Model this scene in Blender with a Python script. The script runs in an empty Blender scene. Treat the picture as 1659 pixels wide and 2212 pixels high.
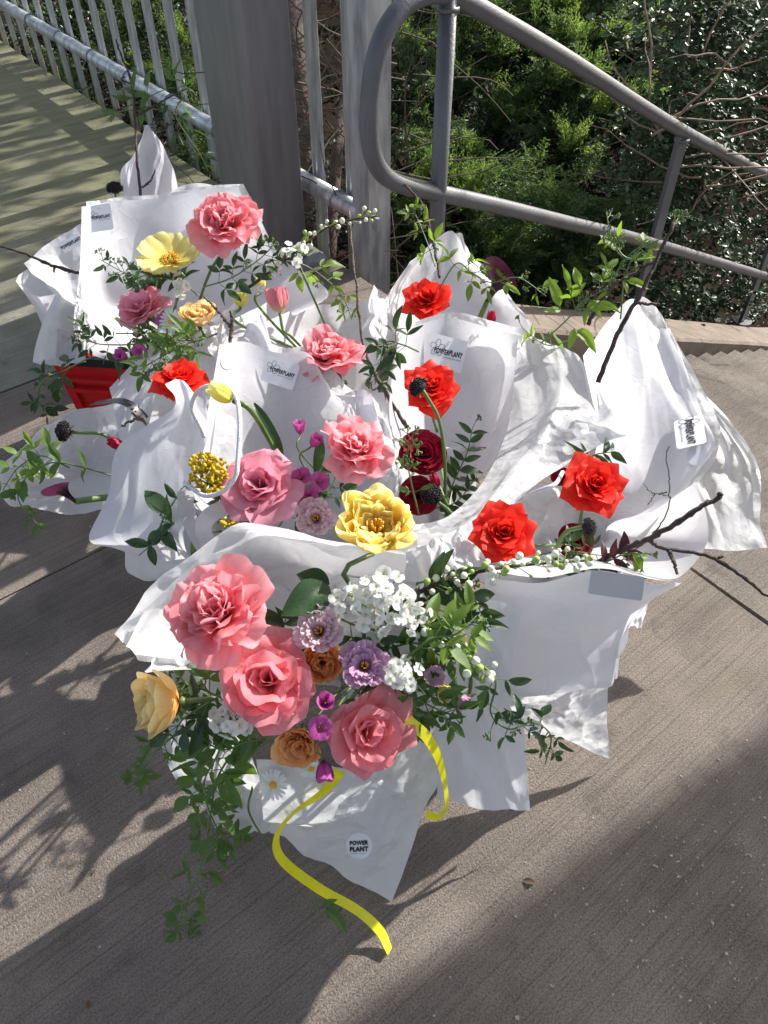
import bpy, math, random
import numpy as np
from mathutils import Vector, Matrix, noise
from mathutils.bvhtree import BVHTree

random.seed(7); RNG = np.random.default_rng(7)
R = math.radians
sc = bpy.context.scene
COL = sc.collection

# ------------------------------------------------------------------ camera, sky, sun
PITCH = R(46.1); FPX = 1661.0; CX, CY = 829.5, 1106.0; CAMH = 1.35
cam_d = bpy.data.cameras.new('camera'); cam = bpy.data.objects.new('camera', cam_d); COL.objects.link(cam)
cam.location = (0, 0, CAMH); cam.rotation_euler = (R(90) - PITCH, 0, 0)
cam_d.sensor_fit = 'VERTICAL'; cam_d.sensor_height = 36; cam_d.sensor_width = 27
cam_d.lens = 36 * FPX / 2212; cam_d.clip_start = .02; cam_d.clip_end = 200
sc.camera = cam
SUN_AZ, SUN_EL = R(50), R(33)
SUNV = Vector((math.sin(SUN_AZ) * math.cos(SUN_EL), math.cos(SUN_AZ) * math.cos(SUN_EL), math.sin(SUN_EL)))
w = bpy.data.worlds.new('World'); sc.world = w; w.use_nodes = True
nt = w.node_tree; bg = nt.nodes['Background']
sky = nt.nodes.new('ShaderNodeTexSky'); sky.sky_type = 'NISHITA'; sky.sun_disc = False
sky.sun_elevation = SUN_EL; sky.sun_rotation = SUN_AZ
sky.dust_density = 2.5; sky.ozone_density = .4
hs = nt.nodes.new('ShaderNodeHueSaturation'); hs.inputs['Saturation'].default_value = .68
nt.links.new(sky.outputs[0], hs.inputs['Color']); nt.links.new(hs.outputs[0], bg.inputs[0]); bg.inputs[1].default_value = .125
sd = bpy.data.lights.new('sun', 'SUN'); so = bpy.data.objects.new('sun', sd); COL.objects.link(so)
sd.energy = 4.3; sd.angle = R(.55); sd.color = (1, .965, .90)
so.rotation_euler = SUNV.to_track_quat('Z', 'Y').to_euler(); so.location = SUNV * 20
sc.view_settings.view_transform = 'Standard'; sc.view_settings.look = 'None'
sc.view_settings.exposure = 1.0; sc.view_settings.gamma = 1; sc.view_settings.use_curve_mapping = False
sc.render.engine = 'CYCLES'
sc.cycles.max_bounces = 8; sc.cycles.transparent_max_bounces = 8

# ------------------------------------------------------------------ helpers
cp, sp = math.cos(PITCH), math.sin(PITCH)
def ray(px, py):
    x = (px - CX) / FPX; u = (CY - py) / FPX
    return Vector((x, cp + u * sp, -sp + u * cp))      # per unit of depth along the optical axis
CAMV = Vector((0, 0, CAMH))
def P(px, py, d): return CAMV + ray(px, py) * d
def PH(px, py, h):
    r = ray(px, py); return CAMV + r * ((h - CAMH) / r.z)
UA = R(38.5); U = Vector((math.cos(UA), math.sin(UA), 0)); Vv = Vector((-math.sin(UA), math.cos(UA), 0))
def UV(u, v, z=0.): return U * u + Vv * v + Vector((0, 0, z))
def PP(px, py, p0, n):
    r = ray(px, py); return CAMV + r * ((p0 - CAMV).dot(n) / r.dot(n))

def to_px(v):
    q = Vector(v) - CAMV; z = q.y * cp - q.z * sp; return CX + FPX * q.x / z, CY - FPX * (q.y * sp + q.z * cp) / z, z
def node(nt, t, **kw):
    n = nt.nodes.new(t)
    for k, v in kw.items(): setattr(n, k, v)
    return n
def new_mat(name):
    m = bpy.data.materials.new(name); m.use_nodes = True
    return m, m.node_tree, m.node_tree.nodes['Principled BSDF'], m.node_tree.nodes['Material Output']
def c4(c): return (c[0], c[1], c[2], 1)
def ramp(nt, stops):
    n = nt.nodes.new('ShaderNodeValToRGB'); e = n.color_ramp.elements
    while len(e) < len(stops): e.new(.5)
    for i, (p, c) in enumerate(stops): e[i].position = p; e[i].color = c4(c)
    return n
def mat(name, c, rough=.6, var=.15, vs=20, bump=0, bs=80, metal=0, spec=.5, c2=None, stretch=None):
    m, nt, b, o = new_mat(name)
    tc = node(nt, 'ShaderNodeTexCoord'); src = tc.outputs['Object']
    if stretch:
        mp = node(nt, 'ShaderNodeMapping'); mp.inputs['Scale'].default_value = stretch
        nt.links.new(src, mp.inputs[0]); src = mp.outputs[0]
    n = node(nt, 'ShaderNodeTexNoise'); n.inputs['Scale'].default_value = vs; n.inputs['Detail'].default_value = 5
    nt.links.new(src, n.inputs['Vector'])
    lo = c2 if c2 else tuple(x * (1 - var) for x in c); hi = c if c2 else tuple(min(1, x * (1 + var)) for x in c)
    r = ramp(nt, [(.35, lo), (.65, hi)]); nt.links.new(n.outputs[0], r.inputs[0])
    nt.links.new(r.outputs[0], b.inputs['Base Color'])
    b.inputs['Roughness'].default_value = rough; b.inputs['Metallic'].default_value = metal
    b.inputs['Specular IOR Level'].default_value = spec
    if bump:
        n2 = node(nt, 'ShaderNodeTexNoise'); n2.inputs['Scale'].default_value = bs; n2.inputs['Detail'].default_value = 4
        nt.links.new(src, n2.inputs['Vector'])
        bp = node(nt, 'ShaderNodeBump'); bp.inputs['Strength'].default_value = bump; bp.inputs['Distance'].default_value = .01
        nt.links.new(n2.outputs[0], bp.inputs['Height']); nt.links.new(bp.outputs[0], b.inputs['Normal'])
    return m
def translucent(m, f, tint=None):
    nt = m.node_tree; b = nt.nodes['Principled BSDF']; o = nt.nodes['Material Output']
    t = node(nt, 'ShaderNodeBsdfTranslucent'); mx = node(nt, 'ShaderNodeMixShader'); mx.inputs[0].default_value = f
    l = b.inputs['Base Color'].links
    if tint: t.inputs[0].default_value = c4(tint)
    elif l: nt.links.new(l[0].from_socket, t.inputs[0])
    else: t.inputs[0].default_value = b.inputs['Base Color'].default_value
    nt.links.new(b.outputs[0], mx.inputs[1]); nt.links.new(t.outputs[0], mx.inputs[2]); nt.links.new(mx.outputs[0], o.inputs[0])
    return m
def petal_mat(name, base, mid, tip, tr=.35, rough=.55, vein=.13, spec=.25):
    m, nt, b, o = new_mat(name)
    uv = node(nt, 'ShaderNodeUVMap'); sx = node(nt, 'ShaderNodeSeparateXYZ'); nt.links.new(uv.outputs[0], sx.inputs[0])
    r = ramp(nt, [(0, base), (.45, mid), (1, tip)]); nt.links.new(sx.outputs[1], r.inputs[0])
    mp = node(nt, 'ShaderNodeMapping'); mp.inputs['Scale'].default_value = (38, 3, 1); nt.links.new(uv.outputs[0], mp.inputs[0])
    n = node(nt, 'ShaderNodeTexNoise'); n.inputs['Scale'].default_value = 1.0; n.inputs['Detail'].default_value = 3
    nt.links.new(mp.outputs[0], n.inputs['Vector'])
    hs = node(nt, 'ShaderNodeHueSaturation')
    oi = node(nt, 'ShaderNodeObjectInfo')
    mr = node(nt, 'ShaderNodeMapRange'); mr.inputs[3].default_value = 1 - vein * 1.6; mr.inputs[4].default_value = 1 + vein
    ad = node(nt, 'ShaderNodeMath', operation='ADD'); nt.links.new(n.outputs[0], ad.inputs[0])
    mu = node(nt, 'ShaderNodeMath', operation='MULTIPLY_ADD'); nt.links.new(oi.outputs['Random'], mu.inputs[0]); mu.inputs[1].default_value = .5; mu.inputs[2].default_value = -.25
    nt.links.new(mu.outputs[0], ad.inputs[1]); nt.links.new(ad.outputs[0], mr.inputs[0])
    nt.links.new(mr.outputs[0], hs.inputs['Value']); nt.links.new(r.outputs[0], hs.inputs['Color'])
    nt.links.new(hs.outputs[0], b.inputs['Base Color'])
    b.inputs['Roughness'].default_value = rough; b.inputs['Specular IOR Level'].default_value = spec
    bp = node(nt, 'ShaderNodeBump'); bp.inputs['Strength'].default_value = .25; bp.inputs['Distance'].default_value = .002
    nt.links.new(n.outputs[0], bp.inputs['Height']); nt.links.new(bp.outputs[0], b.inputs['Normal'])
    return translucent(m, tr)

GF = {}
def gridF(nv, nu, closed=False):
    k = (nv, nu, closed)
    if k not in GF:
        f = []
        for i in range(nv - 1):
            for j in range(nu if closed else nu - 1):
                a = i * nu + j; b = i * nu + (j + 1) % nu
                f.append((a, b, b + nu, a + nu))
        GF[k] = f
    return GF[k]
def mesh(name, V, F, m, uv=None, smooth=True):
    me = bpy.data.meshes.new(name)
    if hasattr(V, 'tolist'): V = V.tolist()
    if hasattr(F, 'tolist'): F = F.tolist()
    me.from_pydata(V, [], F)
    if m: me.materials.append(m)
    if smooth: me.polygons.foreach_set('use_smooth', [True] * len(me.polygons))
    if uv is not None:
        l = me.uv_layers.new(name='UVMap'); idx = np.empty(len(me.loops), dtype=np.int32)
        me.loops.foreach_get('vertex_index', idx)
        l.data.foreach_set('uv', np.asarray(uv, dtype=np.float32)[idx].ravel())
    me.update(); return me
MW = {}
def tag(o, label=None, cat=None, group=None, kind=None):
    if label: o['label'] = label
    if cat: o['category'] = cat
    if group: o['group'] = group
    if kind: o['kind'] = kind
    return o
def thing(name, label, cat, loc, group=None, rot=None, scale=1):
    o = bpy.data.objects.new(name, None); COL.objects.link(o); o.empty_display_size = .03
    M = Matrix.Translation(loc)
    if rot is not None: M = M @ rot.to_matrix().to_4x4()
    M = M @ Matrix.Scale(scale, 4)
    o.matrix_basis = M; MW[o] = M
    return tag(o, label, cat, group)
def part(root, name, V, F, m, uv=None, smooth=True, local=False):
    """mesh child; V in world space unless local"""
    me = mesh(name, V, F, m, uv, smooth) if not isinstance(V, bpy.types.Mesh) else V
    o = bpy.data.objects.new(name, me); COL.objects.link(o)
    if root is not None:
        o.parent = root
        M = Matrix.Identity(4) if local else MW[root].inverted()
        o.matrix_basis = M; MW[o] = MW[root] @ M
    else: MW[o] = Matrix.Identity(4)
    return o
def inst(root, name, me, M):
    o = bpy.data.objects.new(name, me); COL.objects.link(o); o.parent = root
    L = MW[root].inverted() @ M; o.matrix_basis = L; MW[o] = M; return o
def solo(name, V, F, m, label=None, cat=None, group=None, kind=None, smooth=True, uv=None):
    V = np.asarray(V, float); c = V.mean(0); c[2] = V[:, 2].min()
    o = bpy.data.objects.new(name, mesh(name, V - c, F, m, uv, smooth)); COL.objects.link(o); o.location = c
    MW[o] = Matrix.Translation(c)
    return tag(o, label, cat, group, kind)

def catmull(pts, n, axis=0):
    p = np.asarray(pts, float); k = len(p)
    if k == 2:
        t = np.linspace(0, 1, n).reshape((-1,) + (1,) * (p.ndim - 1)); return p[0] * (1 - t) + p[1] * t
    e = np.concatenate([[2 * p[0] - p[1]], p, [2 * p[-1] - p[-2]]])
    t = np.linspace(0, k - 1 - 1e-9, n); i = t.astype(int); f = (t - i).reshape((-1,) + (1,) * (p.ndim - 1))
    a, b, c, d = e[i], e[i + 1], e[i + 2], e[i + 3]
    return .5 * (2 * b + (c - a) * f + (2 * a - 5 * b + 4 * c - d) * f ** 2 + (3 * b - a - 3 * c + d) * f ** 3)
def tube(pts, rad, sides=6, cap=True):
    p = np.asarray(pts, float); n = len(p); rad = np.broadcast_to(np.asarray(rad, float), (n,))
    T = np.gradient(p, axis=0); T /= np.linalg.norm(T, axis=1)[:, None] + 1e-12
    up = np.array([0, 0, 1.]) if abs(T[0][2]) < .9 else np.array([1., 0, 0])
    N = np.cross(T[0], up); N /= np.linalg.norm(N); V = []
    a = np.linspace(0, 2 * np.pi, sides, endpoint=False)
    for i in range(n):
        N = N - T[i] * N.dot(T[i]); N /= np.linalg.norm(N) + 1e-12; B = np.cross(T[i], N)
        V.append(p[i] + rad[i] * (np.cos(a)[:, None] * N + np.sin(a)[:, None] * B))
    V = np.concatenate(V); F = list(gridF(n, sides, True))
    if cap: F += [tuple(range(sides))[::-1], tuple(range((n - 1) * sides, n * sides))]
    return V, F
class MB:
    def __init__(s): s.V = []; s.F = []; s.n = 0
    def add(s, V, F):
        V = np.asarray(V, float); s.V.append(V); s.F += [tuple(i + s.n for i in f) for f in F]; s.n += len(V)
    def get(s): return np.concatenate(s.V), s.F
def box(c, ax, ay, az):
    c, ax, ay, az = (np.asarray(k, float) for k in (c, ax, ay, az)); V = [c + i * ax + j * ay + k * az for k in (-1, 1) for j in (-1, 1) for i in (-1, 1)]
    return np.array(V), [(0, 2, 3, 1), (4, 5, 7, 6), (0, 1, 5, 4), (2, 6, 7, 3), (0, 4, 6, 2), (1, 3, 7, 5)]
def extrude_profile(prof, a, b, ex, ey, closed=True, cap=True):
    prof = np.asarray(prof, float); n = len(prof)
    A = np.asarray(a) + prof[:, :1] * np.asarray(ex) + prof[:, 1:] * np.asarray(ey); B = A + (np.asarray(b) - np.asarray(a))
    F = gridF(2, n, closed)[:]
    if cap: F = F + [tuple(range(n))[::-1], tuple(range(n, 2 * n))]
    return np.concatenate([A, B]), F
def rrect(w, h, r, k=4):
    p = []
    for cx, cy, a0 in ((w / 2 - r, h / 2 - r, 0), (-w / 2 + r, h / 2 - r, 90), (-w / 2 + r, -h / 2 + r, 180), (w / 2 - r, -h / 2 + r, 270)):
        for i in range(k + 1): t = R(a0 + 90 * i / k); p.append((cx + r * math.cos(t), cy + r * math.sin(t)))
    return p
def frame(axis, hint=Vector((0, 0, 1))):
    z = Vector(axis).normalized(); x = hint.cross(z)
    if x.length < 1e-4: x = Vector((1, 0, 0)).cross(z)
    x.normalize(); y = z.cross(x); return Matrix((x, y, z)).transposed()

# ------------------------------------------------------------------ materials
def concrete(name, lo, hi, moss=0, chips=False):
    """object space: x along the broom lines, y across them"""
    m, nt, b, o = new_mat(name)
    tc = node(nt, 'ShaderNodeTexCoord'); O = tc.outputs['Object']
    def N(scale, detail=6, st=None, rough=.6):
        n = node(nt, 'ShaderNodeTexNoise'); n.inputs['Scale'].default_value = scale; n.inputs['Detail'].default_value = detail; n.inputs['Roughness'].default_value = rough
        if st:
            mp = node(nt, 'ShaderNodeMapping'); mp.inputs['Scale'].default_value = st; nt.links.new(O, mp.inputs[0]); nt.links.new(mp.outputs[0], n.inputs['Vector'])
        else: nt.links.new(O, n.inputs['Vector'])
        return n
    def mix(a, bb, f, bt='MIX'):
        n = node(nt, 'ShaderNodeMix', data_type='RGBA', blend_type=bt)
        if isinstance(f, (int, float)): n.inputs[0].default_value = f
        else: nt.links.new(f, n.inputs[0])
        for s, i in ((a, 6), (bb, 7)):
            if isinstance(s, tuple): n.inputs[i].default_value = c4(s)
            else: nt.links.new(s, n.inputs[i])
        return n.outputs[2]
    n1 = N(3.5, 8); r1 = ramp(nt, [(.34, lo), (.64, hi)]); nt.links.new(n1.outputs[0], r1.inputs[0])
    broom = N(1, 5, (2.2, 190, 1)); rb = ramp(nt, [(.34, (.55, .55, .56)), (.5, (1, 1, 1)), (.75, (1.15, 1.13, 1.1))]); nt.links.new(broom.outputs[0], rb.inputs[0])
    col = mix(r1.outputs[0], rb.outputs[0], .62, 'MULTIPLY')
    fine = N(330, 3); rf = ramp(nt, [(.34, (.48, .47, .46)), (.52, (1, 1, 1)), (.7, (1.34, 1.3, 1.25))]); nt.links.new(fine.outputs[0], rf.inputs[0])
    col = mix(col, rf.outputs[0], .8, 'MULTIPLY')
    st = N(11, 4); rs = ramp(nt, [(.58, (0, 0, 0)), (.8, (.9, .9, .9))]); nt.links.new(st.outputs[0], rs.inputs[0])
    col = mix(col, tuple(x * .5 for x in lo), rs.outputs[0])
    # old gum spots
    vo = node(nt, 'ShaderNodeTexVoronoi'); vo.inputs['Scale'].default_value = 2.6; nt.links.new(O, vo.inputs['Vector'])
    rv = ramp(nt, [(.0, (1, 1, 1)), (.022, (1, 1, 1)), (.035, (0, 0, 0))]); nt.links.new(vo.outputs['Distance'], rv.inputs[0])
    fv = node(nt, 'ShaderNodeMath', operation='MULTIPLY'); nt.links.new(rv.outputs[0], fv.inputs[0]); fv.inputs[1].default_value = .7
    col = mix(col, (.03, .03, .03), fv.outputs[0])
    if moss:
        ms = N(2.2, 9, (.5, 1.6, 1), .72); ms2 = N(9, 6, (.35, 2.2, 1))
        sx = node(nt, 'ShaderNodeSeparateXYZ'); nt.links.new(O, sx.inputs[0])
        ed = node(nt, 'ShaderNodeMapRange'); ed.inputs[1].default_value = 1.44 - 1.5; ed.inputs[2].default_value = 1.44; ed.inputs[3].default_value = 0; ed.inputs[4].default_value = .24
        nt.links.new(sx.outputs[0], ed.inputs[0])
        vd = node(nt, 'ShaderNodeMapRange'); vd.inputs[1].default_value = 1.75; vd.inputs[2].default_value = 3.0; vd.inputs[3].default_value = -.3; vd.inputs[4].default_value = .12
        nt.links.new(sx.outputs[1], vd.inputs[0])
        a1 = node(nt, 'ShaderNodeMath', operation='ADD'); nt.links.new(ms.outputs[0], a1.inputs[0]); nt.links.new(ed.outputs[0], a1.inputs[1])
        a2 = node(nt, 'ShaderNodeMath', operation='ADD'); nt.links.new(a1.outputs[0], a2.inputs[0]); nt.links.new(vd.outputs[0], a2.inputs[1])
        a3 = node(nt, 'ShaderNodeMath', operation='MULTIPLY_ADD'); nt.links.new(ms2.outputs[0], a3.inputs[0]); a3.inputs[1].default_value = .5; nt.links.new(a2.outputs[0], a3.inputs[2])
        rm = ramp(nt, [(.74, (0, 0, 0)), (.98, (.62, .62, .62))]); nt.links.new(a3.outputs[0], rm.inputs[0])
        mc = ramp(nt, [(.35, (.085, .088, .032)), (.65, (.20, .20, .085))]); nt.links.new(ms2.outputs[0], mc.inputs[0])
        col = mix(col, mc.outputs[0], rm.outputs[0])
    nt.links.new(col, b.inputs['Base Color']); b.inputs['Roughness'].default_value = .85; b.inputs['Specular IOR Level'].default_value = .3
    h = node(nt, 'ShaderNodeMath', operation='MULTIPLY_ADD'); nt.links.new(broom.outputs[0], h.inputs[0]); h.inputs[1].default_value = 1.4; nt.links.new(fine.outputs[0], h.inputs[2])
    g = N(140, 4); h2 = node(nt, 'ShaderNodeMath', operation='ADD'); nt.links.new(h.outputs[0], h2.inputs[0]); nt.links.new(g.outputs[0], h2.inputs[1])
    bp = node(nt, 'ShaderNodeBump'); bp.inputs['Strength'].default_value = .8; bp.inputs['Distance'].default_value = .0045
    nt.links.new(h2.outputs[0], bp.inputs['Height']); nt.links.new(bp.outputs[0], b.inputs['Normal'])
    return m
M_land = concrete('brushed_concrete', (.150, .126, .108), (.255, .215, .184), moss=.6)
M_walk = concrete('mossy_concrete', (.18, .174, .146), (.31, .298, .245), moss=1)
M_ramp = concrete('ramp_concrete', (.135, .115, .10), (.225, .193, .167))
M_kerb = mat('kerb_concrete', (.20, .155, .12), .85, c2=(.13, .10, .078), vs=9, bump=.5, bs=150)
M_soil = mat('soil', (.016, .012, .009), 1, .4, 8, 1, 30, spec=0)
M_gap = mat('joint_dirt', (.02, .018, .015), 1, .3)
M_chip = mat('stone_chip', (.34, .32, .30), .6, .35, 60)
M_steel = mat('painted_steel', (.255, .262, .285), .42, .12, 5, .06, 120, metal=.25, stretch=(6, 6, .8))
M_rail = mat('grey_rail_paint', (.100, .103, .113), .45, .1, 15, .12, 160, metal=.2)
M_galv = mat('galvanised_steel', (.43, .445, .46), .36, .3, 14, .08, 60, metal=.5, stretch=(2, 2, .5))

def paper_mat(name, col, tr, crink, bs, rough):
    m, nt, b, o = new_mat(name)
    tc = node(nt, 'ShaderNodeTexCoord'); O = tc.outputs['Object']
    b.inputs['Base Color'].default_value = c4(col); b.inputs['Roughness'].default_value = rough; b.inputs['Specular IOR Level'].default_value = .4
    n0 = node(nt, 'ShaderNodeTexNoise'); n0.inputs['Scale'].default_value = 9; n0.inputs['Detail'].default_value = 3; nt.links.new(O, n0.inputs['Vector'])
    ms = node(nt, 'ShaderNodeVectorMath', operation='MULTIPLY_ADD'); nt.links.new(n0.outputs['Color'], ms.inputs[0]); ms.inputs[1].default_value = (.12, .12, .12); nt.links.new(O, ms.inputs[2])
    def facets(scale):
        v = node(nt, 'ShaderNodeTexVoronoi'); v.inputs['Scale'].default_value = scale; nt.links.new(ms.outputs[0], v.inputs['Vector'])
        sb = node(nt, 'ShaderNodeVectorMath', operation='SUBTRACT'); nt.links.new(ms.outputs[0], sb.inputs[0]); nt.links.new(v.outputs['Position'], sb.inputs[1])
        sc_ = node(nt, 'ShaderNodeVectorMath', operation='SUBTRACT'); nt.links.new(v.outputs['Color'], sc_.inputs[0]); sc_.inputs[1].default_value = (.5, .5, .5)
        dt_ = node(nt, 'ShaderNodeVectorMath', operation='DOT_PRODUCT'); nt.links.new(sb.outputs[0], dt_.inputs[0]); nt.links.new(sc_.outputs[0], dt_.inputs[1]); return dt_.outputs['Value']
    n1 = node(nt, 'ShaderNodeTexNoise'); n1.inputs['Scale'].default_value = 5; nt.links.new(O, n1.inputs['Vector'])
    a = node(nt, 'ShaderNodeMath', operation='MULTIPLY_ADD'); nt.links.new(facets(bs * 2.6), a.inputs[0]); a.inputs[1].default_value = .8; nt.links.new(facets(bs), a.inputs[2])
    rr = ramp(nt, [(.36, (.25, .25, .25)), (.62, (1, 1, 1))]); nt.links.new(n1.outputs[0], rr.inputs[0])
    a2 = node(nt, 'ShaderNodeMath', operation='MULTIPLY'); nt.links.new(a.outputs[0], a2.inputs[0]); nt.links.new(rr.outputs[0], a2.inputs[1])
    bp = node(nt, 'ShaderNodeBump'); bp.inputs['Strength'].default_value = 1; bp.inputs['Distance'].default_value = crink
    nt.links.new(a2.outputs[0], bp.inputs['Height']); nt.links.new(bp.outputs[0], b.inputs['Normal'])
    m = translucent(m, tr); t = [n for n in nt.nodes if n.type == 'BSDF_TRANSLUCENT'][0]; nt.links.new(bp.outputs[0], t.inputs['Normal'])
    return m
M_paper = paper_mat('white_wrapping_paper', (.755, .75, .785), .44, .11, 9, .42)
M_tissue = paper_mat('white_tissue_paper', (.755, .76, .78), .52, .50, 15, .34)
M_card = mat('white_card', (.80, .80, .82), .45, .02, 30)
M_cardb = mat('card_back_in_shade', (.40, .40, .41), .5, .03, 30)  # white card greyed in its colour for the shade it hangs in
M_sticker = mat('sticker_paper', (.72, .72, .74), .35, .02, 30)
M_ink = mat('black_ink', (.012, .012, .013), .5, .1, 40)
M_thin = mat('grey_ink', (.10, .10, .105), .5, .1, 40)
M_staple = mat('staple_wire', (.5, .5, .5), .3, .05, 40, metal=.9)
M_red = mat('red_plastic', (.52, .012, .014), .3, .12, 12, .04, 60)
M_black = mat('black_plastic', (.015, .015, .016), .35, .1, 20)
M_rope = mat('white_cord', (.78, .78, .80), .7, .08, 300, .6, 400)
M_yrib = translucent(mat('yellow_satin', (.86, .80, .02), .3, .06, 60, .05, 200, spec=.6), .3)
M_brib = mat('black_satin', (.012, .014, .02), .3, .1, 60, spec=.6)
M_org = translucent(mat('white_organza', (.74, .72, .76), .4, .05, 60), .5)
def leafmat(name, c, tr=.3, rough=.38):
    return translucent(mat(name, c, rough, .3, 25, .2, 60, c2=tuple(x * .62 for x in c)), tr, tuple(min(1, x * k) for x, k in zip(c, (2.0, 1.9, .8))))
M_leaf = leafmat('jasmine_leaf', (.085, .165, .04), .36)
M_leafl = leafmat('young_leaf', (.15, .25, .045), .4)
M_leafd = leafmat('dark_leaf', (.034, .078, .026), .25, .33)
M_leafb = leafmat('broad_leaf', (.030, .075, .022), .2, .3)
M_stem = mat('green_stem', (.10, .17, .045), .5, .2, 30)
M_stemd = mat('dark_stem', (.05, .09, .025), .5, .2, 30)
M_twig = mat('brown_twig', (.055, .032, .026), .7, .4, 60, .6, 200)
M_twigg = mat('grey_twig', (.11, .085, .07), .8, .4, 60, .7, 200)
M_jun = leafmat('juniper_foliage', (.098, .165, .080), .38, .5)
M_jund = leafmat('shade_dark_juniper', (.020, .030, .014), .1, .7)  # same foliage darkened, shade between the sprays put into its colour
M_junl = leafmat('sunlit_juniper_tips', (.20, .29, .125), .42, .5)  # yellow-green tips, lightened so that sunlight is part of the colour
M_cot = mat('cotoneaster_leaf', (.05, .088, .034), .42, .45, 6, spec=.45)
M_bark = mat('bark', (.07, .05, .038), .9, .4, 20, .8, 60)
M_dead = mat('dead_twig', (.085, .062, .045), .9, .4, 10)

PK = petal_mat('pink_petal', (.96, .48, .32), (.97, .33, .38), (.98, .48, .52), .54)
SM = petal_mat('salmon_petal', (.97, .56, .30), (.96, .36, .38), (.95, .38, .44), .54)
MV = petal_mat('rosy_petal', (.94, .54, .42), (.92, .38, .48), (.92, .42, .53), .48)
RD = petal_mat('red_petal', (.62, .01, .025), (.86, .022, .02), (.93, .06, .03), .42, .5, .1)
DR = petal_mat('crimson_petal', (.16, .003, .012), (.23, .004, .018), (.30, .008, .03), .2, .55, .12)
YT = petal_mat('yellow_petal', (.97, .56, .05), (.98, .77, .17), (.98, .88, .42), .58)
YR = petal_mat('pale_yellow_petal', (.97, .52, .16), (.98, .74, .30), (.98, .85, .48), .58)
OR = petal_mat('orange_petal', (.95, .30, .04), (.97, .46, .14), (.98, .66, .34), .52)
AP = petal_mat('apricot_petal', (.96, .46, .08), (.97, .66, .26), (.98, .80, .46), .52)
LS = petal_mat('blush_petal', (.50, .30, .26), (.72, .48, .54), (.80, .62, .66), .35)
LM = petal_mat('mauve_petal', (.38, .15, .28), (.58, .30, .50), (.66, .42, .58), .35)
PY = petal_mat('lemon_petal', (.80, .68, .10), (.88, .80, .28), (.90, .84, .42), .45, vein=.14)
PP_ = petal_mat('poppy_pink_petal', (.80, .70, .40), (.80, .30, .34), (.82, .36, .42), .45, vein=.2)
TU = petal_mat('tulip_yellow_petal', (.80, .78, .20), (.93, .85, .20), (.95, .88, .34), .42)
TW = petal_mat('cream_tulip_petal', (.70, .70, .35), (.84, .80, .52), (.86, .82, .56), .35)
PW = petal_mat('parrot_tulip_petal', (.80, .78, .70), (.78, .62, .70), (.60, .26, .48), .35)
MG = petal_mat('magenta_petal', (.30, .05, .18), (.56, .09, .36), (.58, .14, .42), .35)
WH = petal_mat('white_petal', (.72, .76, .50), (.84, .84, .80), (.86, .86, .84), .35)
CL = petal_mat('aubergine_spathe', (.05, .03, .03), (.035, .006, .018), (.06, .006, .03), .1, .35)
TR = petal_mat('red_tulip_petal', (.30, .02, .05), (.45, .008, .04), (.52, .01, .06), .25, .4)
M_scab = mat('near_black_floret', (.012, .006, .010), .7, .5, 40)
M_scabc = mat('dark_bract', (.05, .07, .03), .6, .2, 30)
M_gold = mat('golden_pollen', (.70, .36, .02), .8, .2, 40)
M_mim = mat('mimosa_yellow', (.78, .54, .02), .9, .2, 60, .6, 300)
M_dark = mat('dark_eye', (.02, .012, .012), .7, .2, 40)
M_ovary = mat('green_ovary', (.28, .36, .07), .5, .2, 40)
M_bud = mat('white_bud', (.70, .72, .58), .6, .1, 60)
M_calyx = mat('pale_green_bud', (.30, .40, .10), .5, .2, 40)
M_wine = leafmat('wine_leaf', (.06, .008, .015), .2, .4)

# ------------------------------------------------------------------ setting: landing, walkway, ramp, kerb, soil, canopy
EDGE = 1.445; RAMP0 = 1.24; SL = .38; JOINT = 2.07
ROTU = Matrix.Rotation(UA, 4, 'Z')
def setting(name, V, F, m, smooth=False, loc=(0, 0, 0)):
    o = bpy.data.objects.new(name, mesh(name, V, F, m, None, smooth)); COL.objects.link(o)
    o.matrix_basis = Matrix.Translation(loc) @ ROTU; MW[o] = o.matrix_basis.copy(); o['kind'] = 'structure'; return o
def slab(u0, u1, v0, v1, z1=0., z0=-.3):
    V = np.array([(u, v, z) for z in (z0, z1) for v in (v0, v1) for u in (u0, u1)], float)
    return V, [(0, 2, 3, 1), (4, 5, 7, 6), (0, 1, 5, 4), (2, 6, 7, 3), (0, 4, 6, 2), (1, 3, 7, 5)]
mb = MB(); mb.add(*slab(-8, RAMP0, -8, 1.33)); mb.add(*slab(-8, EDGE, 1.334, JOINT - .004))
landing = setting('landing', *mb.get(), M_land)
walkway = setting('walkway', *slab(-8, EDGE, JOINT + .006, 16), M_walk)
V, F = slab(-8, EDGE - .01, JOINT - .01, JOINT + .01, -.012, -.2); setting('joint_filler', V, F, M_gap)
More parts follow.
